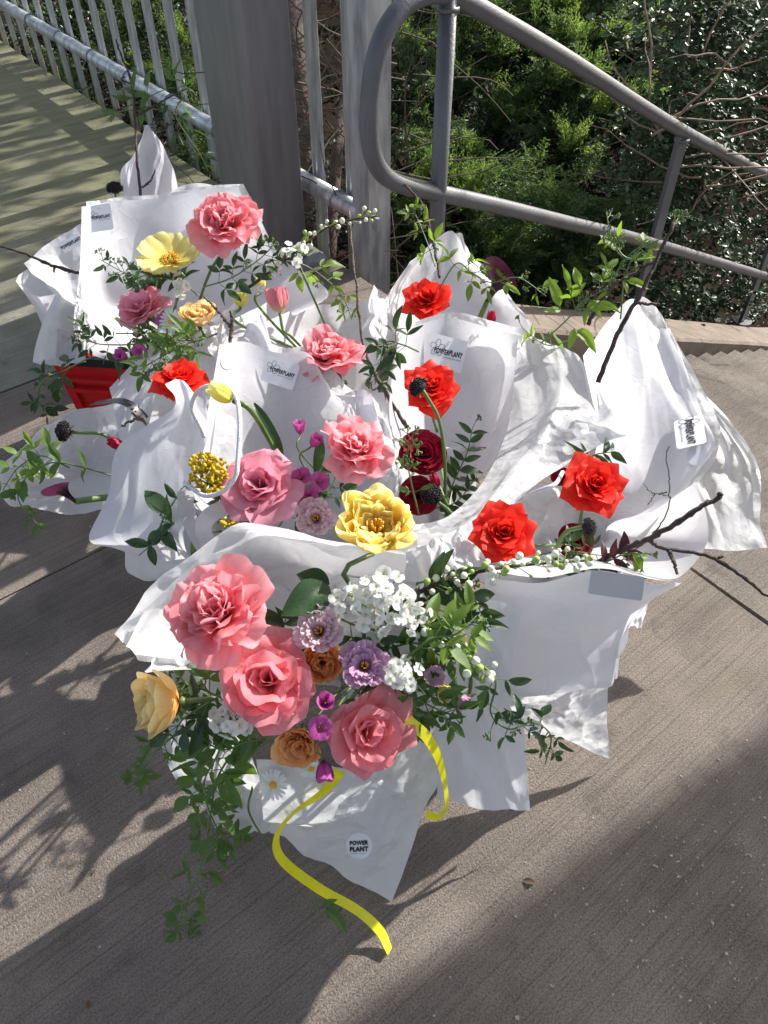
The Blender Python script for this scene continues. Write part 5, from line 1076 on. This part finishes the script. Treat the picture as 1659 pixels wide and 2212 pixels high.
for p, q, s in (((712, 1268, .97), (612, 1325, .93), 1), ((712, 1262, .985), (640, 1238, .985), .85)):
    a = P(*p); b_ = P(*q); y = (b_ - a); L = y.length; y.normalize(); x = y.cross(face(.1, .3)).normalized(); z = x.cross(y); M = Matrix((x, y, z)).transposed().to_4x4() @ Matrix.Scale(L, 4); M.translation = a; inst(rl, 'leaflet', bm1, M)

for lab, path, kd in [('dark foliage between the rosy pink rose and the lisianthus', [(600, 1140, 1.27), (640, 1090, 1.26), (700, 1080, 1.26), (730, 1020, 1.27)], 'd'), ('dark foliage at the foot of the mimosa', [(470, 1130, 1.27), (500, 1090, 1.27), (530, 1110, 1.27)], 'd'),
                      ('foliage round the dusky pink rose in the back bouquet', [(250, 720, 1.6), (300, 720, 1.6), (350, 720, 1.6), (400, 740, 1.58)], 'j'), ('leaves around the pink rose of the middle wrap', [(640, 840, 1.55), (690, 850, 1.55), (750, 840, 1.55)], 'd'),
                      ('fine leafy sprig right of the swirled salmon rose', [(720, 1500, .99), (760, 1480, .98), (800, 1500, .98), (850, 1530, .98)], 'j'), ('fresh green sprig above the white stock', [(880, 1420, .96), (930, 1380, .95), (985, 1370, .96), (1030, 1330, .98)], 'l')]:
    vine(lab, path, 'leafy sprigs among the flowers', kd, 8, .032, trio=True, sprigs=4, name='leafy_sprig')
# ------------------------------------------------------------------ white flower clusters, buds, mimosa
def floret_mesh(name, m, n=5, seed=0):
    rg = np.random.default_rng(seed); b = MB(); uvs = []
    for i in range(n):
        V, F, uv = petal(1, .9, [(0, 40), (.5, 78), (1.05, 96 + rg.uniform(-20, 20))], [(0, 1.5), (1, -.4)], k=.2, ruf=.05, rf=1.2, r0=.04, rg=rg, az=i * 2 * math.pi / n + rg.uniform(-.2, .2), nu=5, nv=5, notch=.08); b.add(V, F); uvs.append(uv)
    V, F = b.get(); return mesh(name, V, F, m, np.concatenate(uvs))
FM = [floret_mesh('floret', WH, 4 + i % 2, i) for i in range(4)]
def cluster(label, px, py, d, rx, ry, n, fs, bq, name='white_stock', seed=0, ax=None):
    rg = random.Random(seed); c = P(px, py, d); t = thing(name, label, 'white flowers', c, 'white flower clusters'); b = MB()
    for k in range(n):
        q = math.sqrt(rg.random()) * rg.uniform(.75, 1.25); a = rg.uniform(0, 6.28); dx, dy = q * math.cos(a), q * math.sin(a); dd = d - .03 * (1 - q * q) + rg.uniform(-.02, .02)
        p = P(px + dx * rx, py - dy * ry, dd); axis = (face(dx * .9, dy * .9, 1) + rndv(.8)).normalized(); M = Matrix.Translation(p) @ frame(axis).to_4x4() @ Matrix.Rotation(rg.uniform(0, 6.28), 4, 'Z') @ Matrix.Scale(fs * rg.uniform(.7, 1.15), 4)
        inst(t, 'floret', rg.choice(FM), M); V, F = tube([p, P(px, py, d + .06)], .0008, 4, False); b.add(V, F)
    V, F = tube([P(px, py, d + .06), Vector((BASE[bq][0], BASE[bq][1], .3))], .0025, 6); b.add(V, F); V, F = b.get(); part(t, 'stems', V, F, M_stem); return t
cluster('large cluster of white flowers below the golden double tulip', 815, 1308, .96, 88, 66, 58, .0108, 'K', seed=1)
cluster('round head of white stock right of the mauve lisianthus', 862, 1462, .95, 36, 36, 32, .0095, 'K', seed=2)
cluster('white stock at the left edge of the swirled salmon rose', 508, 1558, .96, 48, 34, 20, .0105, 'K', seed=3)
cluster('small white stock spike left of the swirled salmon rose', 498, 1510, .97, 20, 40, 10, .010, 'K', seed=4)
cluster('small white flowers at the back below the yellow poppy', 384, 618, 1.56, 26, 22, 12, .011, 'A', seed=5)
cluster('white flowers by the twig beside the steel post', 635, 548, 1.5, 26, 20, 8, .011, 'E', seed=6)
cluster('sprinkle of white flowers right of the large white cluster', 900, 1345, .97, 40, 50, 14, .008, 'K', seed=7)
mim_me = mesh('pompom', *ball(1, 8, 6), M_mim)
def mimosa(label, blobs, d, n, seed):
    rg = random.Random(seed); x0, y0 = blobs[0][:2]; t = thing('mimosa', label, 'mimosa', P(x0, y0, d), 'mimosa sprays'); b = MB()
    for bx, by, rx, ry, w_ in blobs:
        for k in range(int(n * w_)):
            a = rg.uniform(0, 6.28); q = math.sqrt(rg.random()); p = P(bx + rx * q * math.cos(a), by + ry * q * math.sin(a), d + rg.uniform(-.03, .025)); inst(t, 'pompom', mim_me, Matrix.Translation(p) @ Matrix.Scale(rg.uniform(.0022, .0038), 4))
            if k % 3 == 0: V, F = tube([p, P(bx, by + 10, d + .03)], .0006, 3, False); b.add(V, F)
    V, F = b.get(); part(t, 'stems', V, F, M_stem); return t
mimosa('spray of yellow mimosa pompoms inside the cord loop', [(452, 1035, 42, 34, .6), (440, 1000, 30, 22, .25), (470, 1010, 28, 24, .15)], 1.21, 285, 1)
mimosa('small spray of mimosa in the shade below the rosy pink rose', [(500, 1128, 24, 16, 1)], 1.25, 26, 2)

def twig(label, paths, group, m=M_twig, name='twig', knobs=True, sides=6):
    t = thing(name, label, 'twig', P(*paths[0][0][0]), group)
    for i, (path, r0, r1) in enumerate(paths):
        n = 14 + 4 * len(path); pts = catmull([list(P(*p)) for p in path], n) + RNG.normal(0, .0009, (n, 3)); rad = .68 * np.linspace(r0, r1, n) * (1 + .35 * (RNG.random(n) > .86))
        V, F = tube(pts, rad, sides); part(t, 'stem' if i == 0 else 'side_twig', V, F, m)
    return t
TG = 'bare twigs'
twig('tall reddish twig standing in the pointed wrap at upper left', [([(305, 430, 2.02), (296, 340, 2.03), (292, 250, 2.04), (285, 180, 2.05), (262, 120, 2.06), (250, 85, 2.06)], .006, .003), ([(291, 252, 2.04), (340, 225, 2.05), (405, 190, 2.06)], .004, .0025), ([(308, 405, 2.0), (325, 390, 1.98), (336, 368, 1.97)], .004, .0025), ([(283, 180, 2.05), (262, 172, 2.04), (272, 165, 2.04)], .003, .002)], TG)
twig('dark twig reaching left past the back wrap', [([(172, 590, 1.7), (110, 572, 1.7), (60, 550, 1.7), (0, 530, 1.7), (-40, 510, 1.7)], .005, .003), ([(150, 588, 1.7), (142, 580, 1.7)], .004, .002), ([(118, 575, 1.7), (116, 588, 1.7)], .004, .002)], TG)
twig('long thin twig rising in front of the fence end post', [([(880, 925, 1.50), (850, 875, 1.48), (806, 800, 1.48), (785, 740, 1.5), (772, 640, 1.52), (760, 540, 1.54), (755, 455, 1.55)], .0062, .0028), ([(826, 830, 1.47), (806, 842, 1.46), (800, 825, 1.46)], .003, .0015)], TG, M_twigg)
twig('thin twig leaning on the lower bend of the handrail', [([(950, 600, 1.76), (940, 540, 1.78), (915, 450, 1.80), (880, 405, 1.82), (852, 382, 1.83)], .005, .003)], TG, M_twig)
twig('thick purple twig crossing the handrail above the right wrap', [([(1292, 826, 1.42), (1330, 730, 1.40), (1375, 650, 1.38), (1420, 560, 1.37), (1455, 482, 1.36)], .0072, .0045), ([(1375, 655, 1.38), (1425, 657, 1.37)], .0045, .003), ([(1418, 560, 1.38), (1372, 590, 1.38), (1330, 610, 1.38)], .004, .003), ([(1330, 610, 1.38), (1300, 650, 1.42), (1270, 700, 1.45)], .005, .006)], TG)
twig('forked dark branch reaching right out of the right wrap', [([(1270, 1225, 1.2), (1340, 1190, 1.15), (1400, 1165, 1.12), (1460, 1130, 1.10), (1520, 1090, 1.09), (1550, 1078, 1.085), (1556, 1066, 1.085)], .0065, .0045), ([(1398, 1165, 1.12), (1440, 1185, 1.11), (1540, 1205, 1.09), (1600, 1245, 1.08), (1665, 1295, 1.07)], .0050, .0028), ([(1440, 1185, 1.11), (1455, 1210, 1.1), (1461, 1240, 1.09)], .0045, .003), ([(1540, 1207, 1.09), (1562, 1203, 1.09)], .003, .002)], TG, M_twig)
twig('wiry stem curving up in front of the right hand card', [([(1320, 1225, 1.2), (1400, 1165, 1.16), (1440, 1110, 1.14), (1447, 1040, 1.14), (1440, 990, 1.14), (1447, 964, 1.14)], .0016, .0012), ([(1440, 1065, 1.14), (1410, 1065, 1.14), (1390, 1045, 1.14)], .0012, .0008), ([(1415, 1065, 1.14), (1400, 1090, 1.14)], .001, .0008), ([(1425, 1065, 1.14), (1450, 1075, 1.14)], .001, .0008)], TG, M_stemd)
twig('pale grey forked twig between the apricot rose and the middle wrap', [([(495, 750, 1.42), (502, 700, 1.42), (498, 672, 1.42)], .005, .004), ([(495, 705, 1.42), (470, 670, 1.44), (440, 640, 1.46)], .005, .003)], TG, M_twigg)
twig('gnarled grey twig below the black ribbon', [([(330, 925, 1.42), (300, 905, 1.42), (262, 920, 1.42)], .005, .003), ([(305, 908, 1.42), (285, 892, 1.42)], .004, .003)], TG, M_twigg)
# white bud sprays
bud_me = mesh('bud', *ball(1, 8, 6), M_bud); cal_me = mesh('bud', *ball(1, 7, 5), M_calyx)
def bud_spray(label, path, n, size, seed, fl=0):
    rg = random.Random(seed); pts = catmull([list(P(*p)) for p in path], 40); t = thing('blossom_branch', label, 'blossom branch', Vector(pts[0]), 'branches of white buds')
    V, F = tube(pts, np.linspace(.0035, .0016, 40), 6); part(t, 'stem', V, F, M_twig); b = MB(); T = np.gradient(pts, axis=0)
    for k in range(n):
        i = int((.12 + .88 * (k + .5) / n) * 39); p = Vector(pts[i]); d = Vector(T[i]).normalized(); q = p + (rndv(.8) + d * .7 + Vector((0, -.2, .2))).normalized() * rg.uniform(.010, .024)
        V, F = tube([p, q], .0008, 4, False); b.add(V, F); s = size * rg.uniform(.6, 1.25)
        if k < fl * n and rg.random() < .8: inst(t, 'floret', rg.choice(FM), Matrix.Translation(q) @ frame(rndv() + CAMF).to_4x4() @ Matrix.Scale(s * 1.7, 4))
        else:
            inst(t, 'bud', bud_me if rg.random() < .72 else cal_me, Matrix.Translation(q) @ frame(q - p).to_4x4() @ Matrix.Scale(s, 4))
            V, F = ball(s * .6, 6, 4); b.add(V + np.array(q - (q - p).normalized() * s * .6), F)
    V, F = b.get(); part(t, 'stalks', V, F, M_calyx); return t
bud_spray('branch of round white buds below the star shaped red rose', [(880, 1292, 1.0), (960, 1255, 1.0), (1060, 1230, 1.0), (1160, 1218, 1.01), (1280, 1210, 1.03)], 50, .0046, 1)
bud_spray('branch of tiny white buds across the steel post', [(510, 640, 1.56), (580, 590, 1.53), (650, 535, 1.52), (720, 485, 1.52), (820, 466, 1.52)], 40, .0044, 2, .45)
bud_spray('spray of pale green buds at the right edge of the front bouquet', [(860, 1320, 1.0), (940, 1370, .98), (1000, 1420, .98), (1050, 1450, 1.0)], 26, .0050, 3)

# ------------------------------------------------------------------ ribbons and cord
def ribbon(name, label, path, wd, m, tilt, cat='ribbon', group=None, twist=0, ang=None):
    n = 60; pts = catmull([list(P(*p)) for p in path], n); T = np.gradient(pts, axis=0); V = []
    for i in range(n):
        d = Vector(T[i]).normalized(); f = i / (n - 1); x = (lambda q, a: q * math.cos(a) + face(0, 0, 1) * math.sin(a))(d.cross(face(0, 0, 1)).normalized(), R(np.interp(f, np.linspace(0, 1, len(ang)), ang))) if ang else d.cross((tilt + Vector((0, 0, 1)) * math.sin(twist * f) * .8 + U * math.cos(twist * f) * .3 * (twist != 0)).normalized()).normalized(); V += [list(Vector(pts[i]) - x * wd / 2), list(Vector(pts[i])), list(Vector(pts[i]) + x * wd / 2)]
    return solo(name, V, gridF(n, 3), m, label, cat, group)
ribbon('yellow_ribbon', 'long yellow satin ribbon tail curling onto the ground', [(735, 1665, .98), (700, 1710, 1.0), (630, 1760, 1.03), (597, 1810, 1.06), (612, 1860, 1.11), (690, 1920, 1.17), (770, 1965, 1.20), (820, 2010, 1.208), (842, 2055, 1.203)], .0150, M_yrib, face(.3, .4, .9), group='yellow ribbon tails', ang=(10, 35, 60, 62, 40, 18, 8, 30, 58))
ribbon('yellow_ribbon', 'short yellow satin ribbon tail hooking round at the right of the front wrap', [(880, 1555, .97), (920, 1590, .98), (948, 1640, 1.0), (962, 1700, 1.06), (964, 1740, 1.1), (948, 1763, 1.12), (920, 1760, 1.13)], .0140, M_yrib, face(.7, .3, .8), group='yellow ribbon tails', ang=(10, 20, 45, 62, 60, 30, 5))
ribbon('black_ribbon', 'black satin ribbon lying at the top of the left wrap', [(200, 872, 1.5), (225, 868, 1.48), (260, 866, 1.47), (290, 880, 1.47), (315, 905, 1.48)], .022, M_brib, face(0, .8, .6))
ribbon('organza_ribbon', 'white organza ribbon loop at the lower left of the central wrap', [(400, 1060, 1.24), (405, 1110, 1.22), (440, 1180, 1.22), (470, 1210, 1.23), (440, 1150, 1.21), (452, 1115, 1.2), (490, 1095, 1.21)], .026, M_org, face(.4, .2, .9))
cord = [(442, 945, 1.27), (432, 920, 1.26), (414, 880, 1.25), (428, 845, 1.22), (458, 832, 1.21), (490, 834, 1.20), (512, 865, 1.18), (518, 920, 1.16), (514, 990, 1.15), (508, 1030, 1.15), (480, 1062, 1.16), (440, 1070, 1.18), (398, 1042, 1.2)]
V, F = tube(catmull([list(P(*p)) for p in cord], 90), .0036, 9); solo('cord_handle', V, F, M_rope, 'white cord handle looping over the yellow tulip', 'cord handle', 'white cord handles')
V, F = tube(catmull([list(P(*p)) for p in [(1215, 1020, 1.3), (1200, 1045, 1.25), (1170, 1058, 1.25), (1130, 1075, 1.28)]], 30), .0036, 9); solo('cord_handle', V, F, M_rope, 'white cord handle behind the star shaped red rose', 'cord handle', 'white cord handles')

# ------------------------------------------------------------------ litter
dl = leaf_mesh('fallen_leaf', mat('dry_leaf', (.10, .07, .04), .8, .3, 40), .5, .5, .3, 9)
for lab, px, py, sz, a in (('small dry leaf fragment on the sunny concrete near the shade edge', 1155, 1908, .022, 1.3), ('dark leaf scrap on the bare ground at lower left', 192, 2180, .014, .4), ('dark scrap on the shaded ground left of the front flowers', 208, 1880, .012, 2.2), ('dry leaf scrap by the joint on the mossy walkway', 88, 975, .05, .9)):
    c = PH(px, py, .002); o = bpy.data.objects.new('fallen_leaf', dl); COL.objects.link(o); o.location = c; o.rotation_euler = (.1, .15, a); o.scale = (sz, sz, sz); tag(o, lab, 'leaf', 'leaf litter')
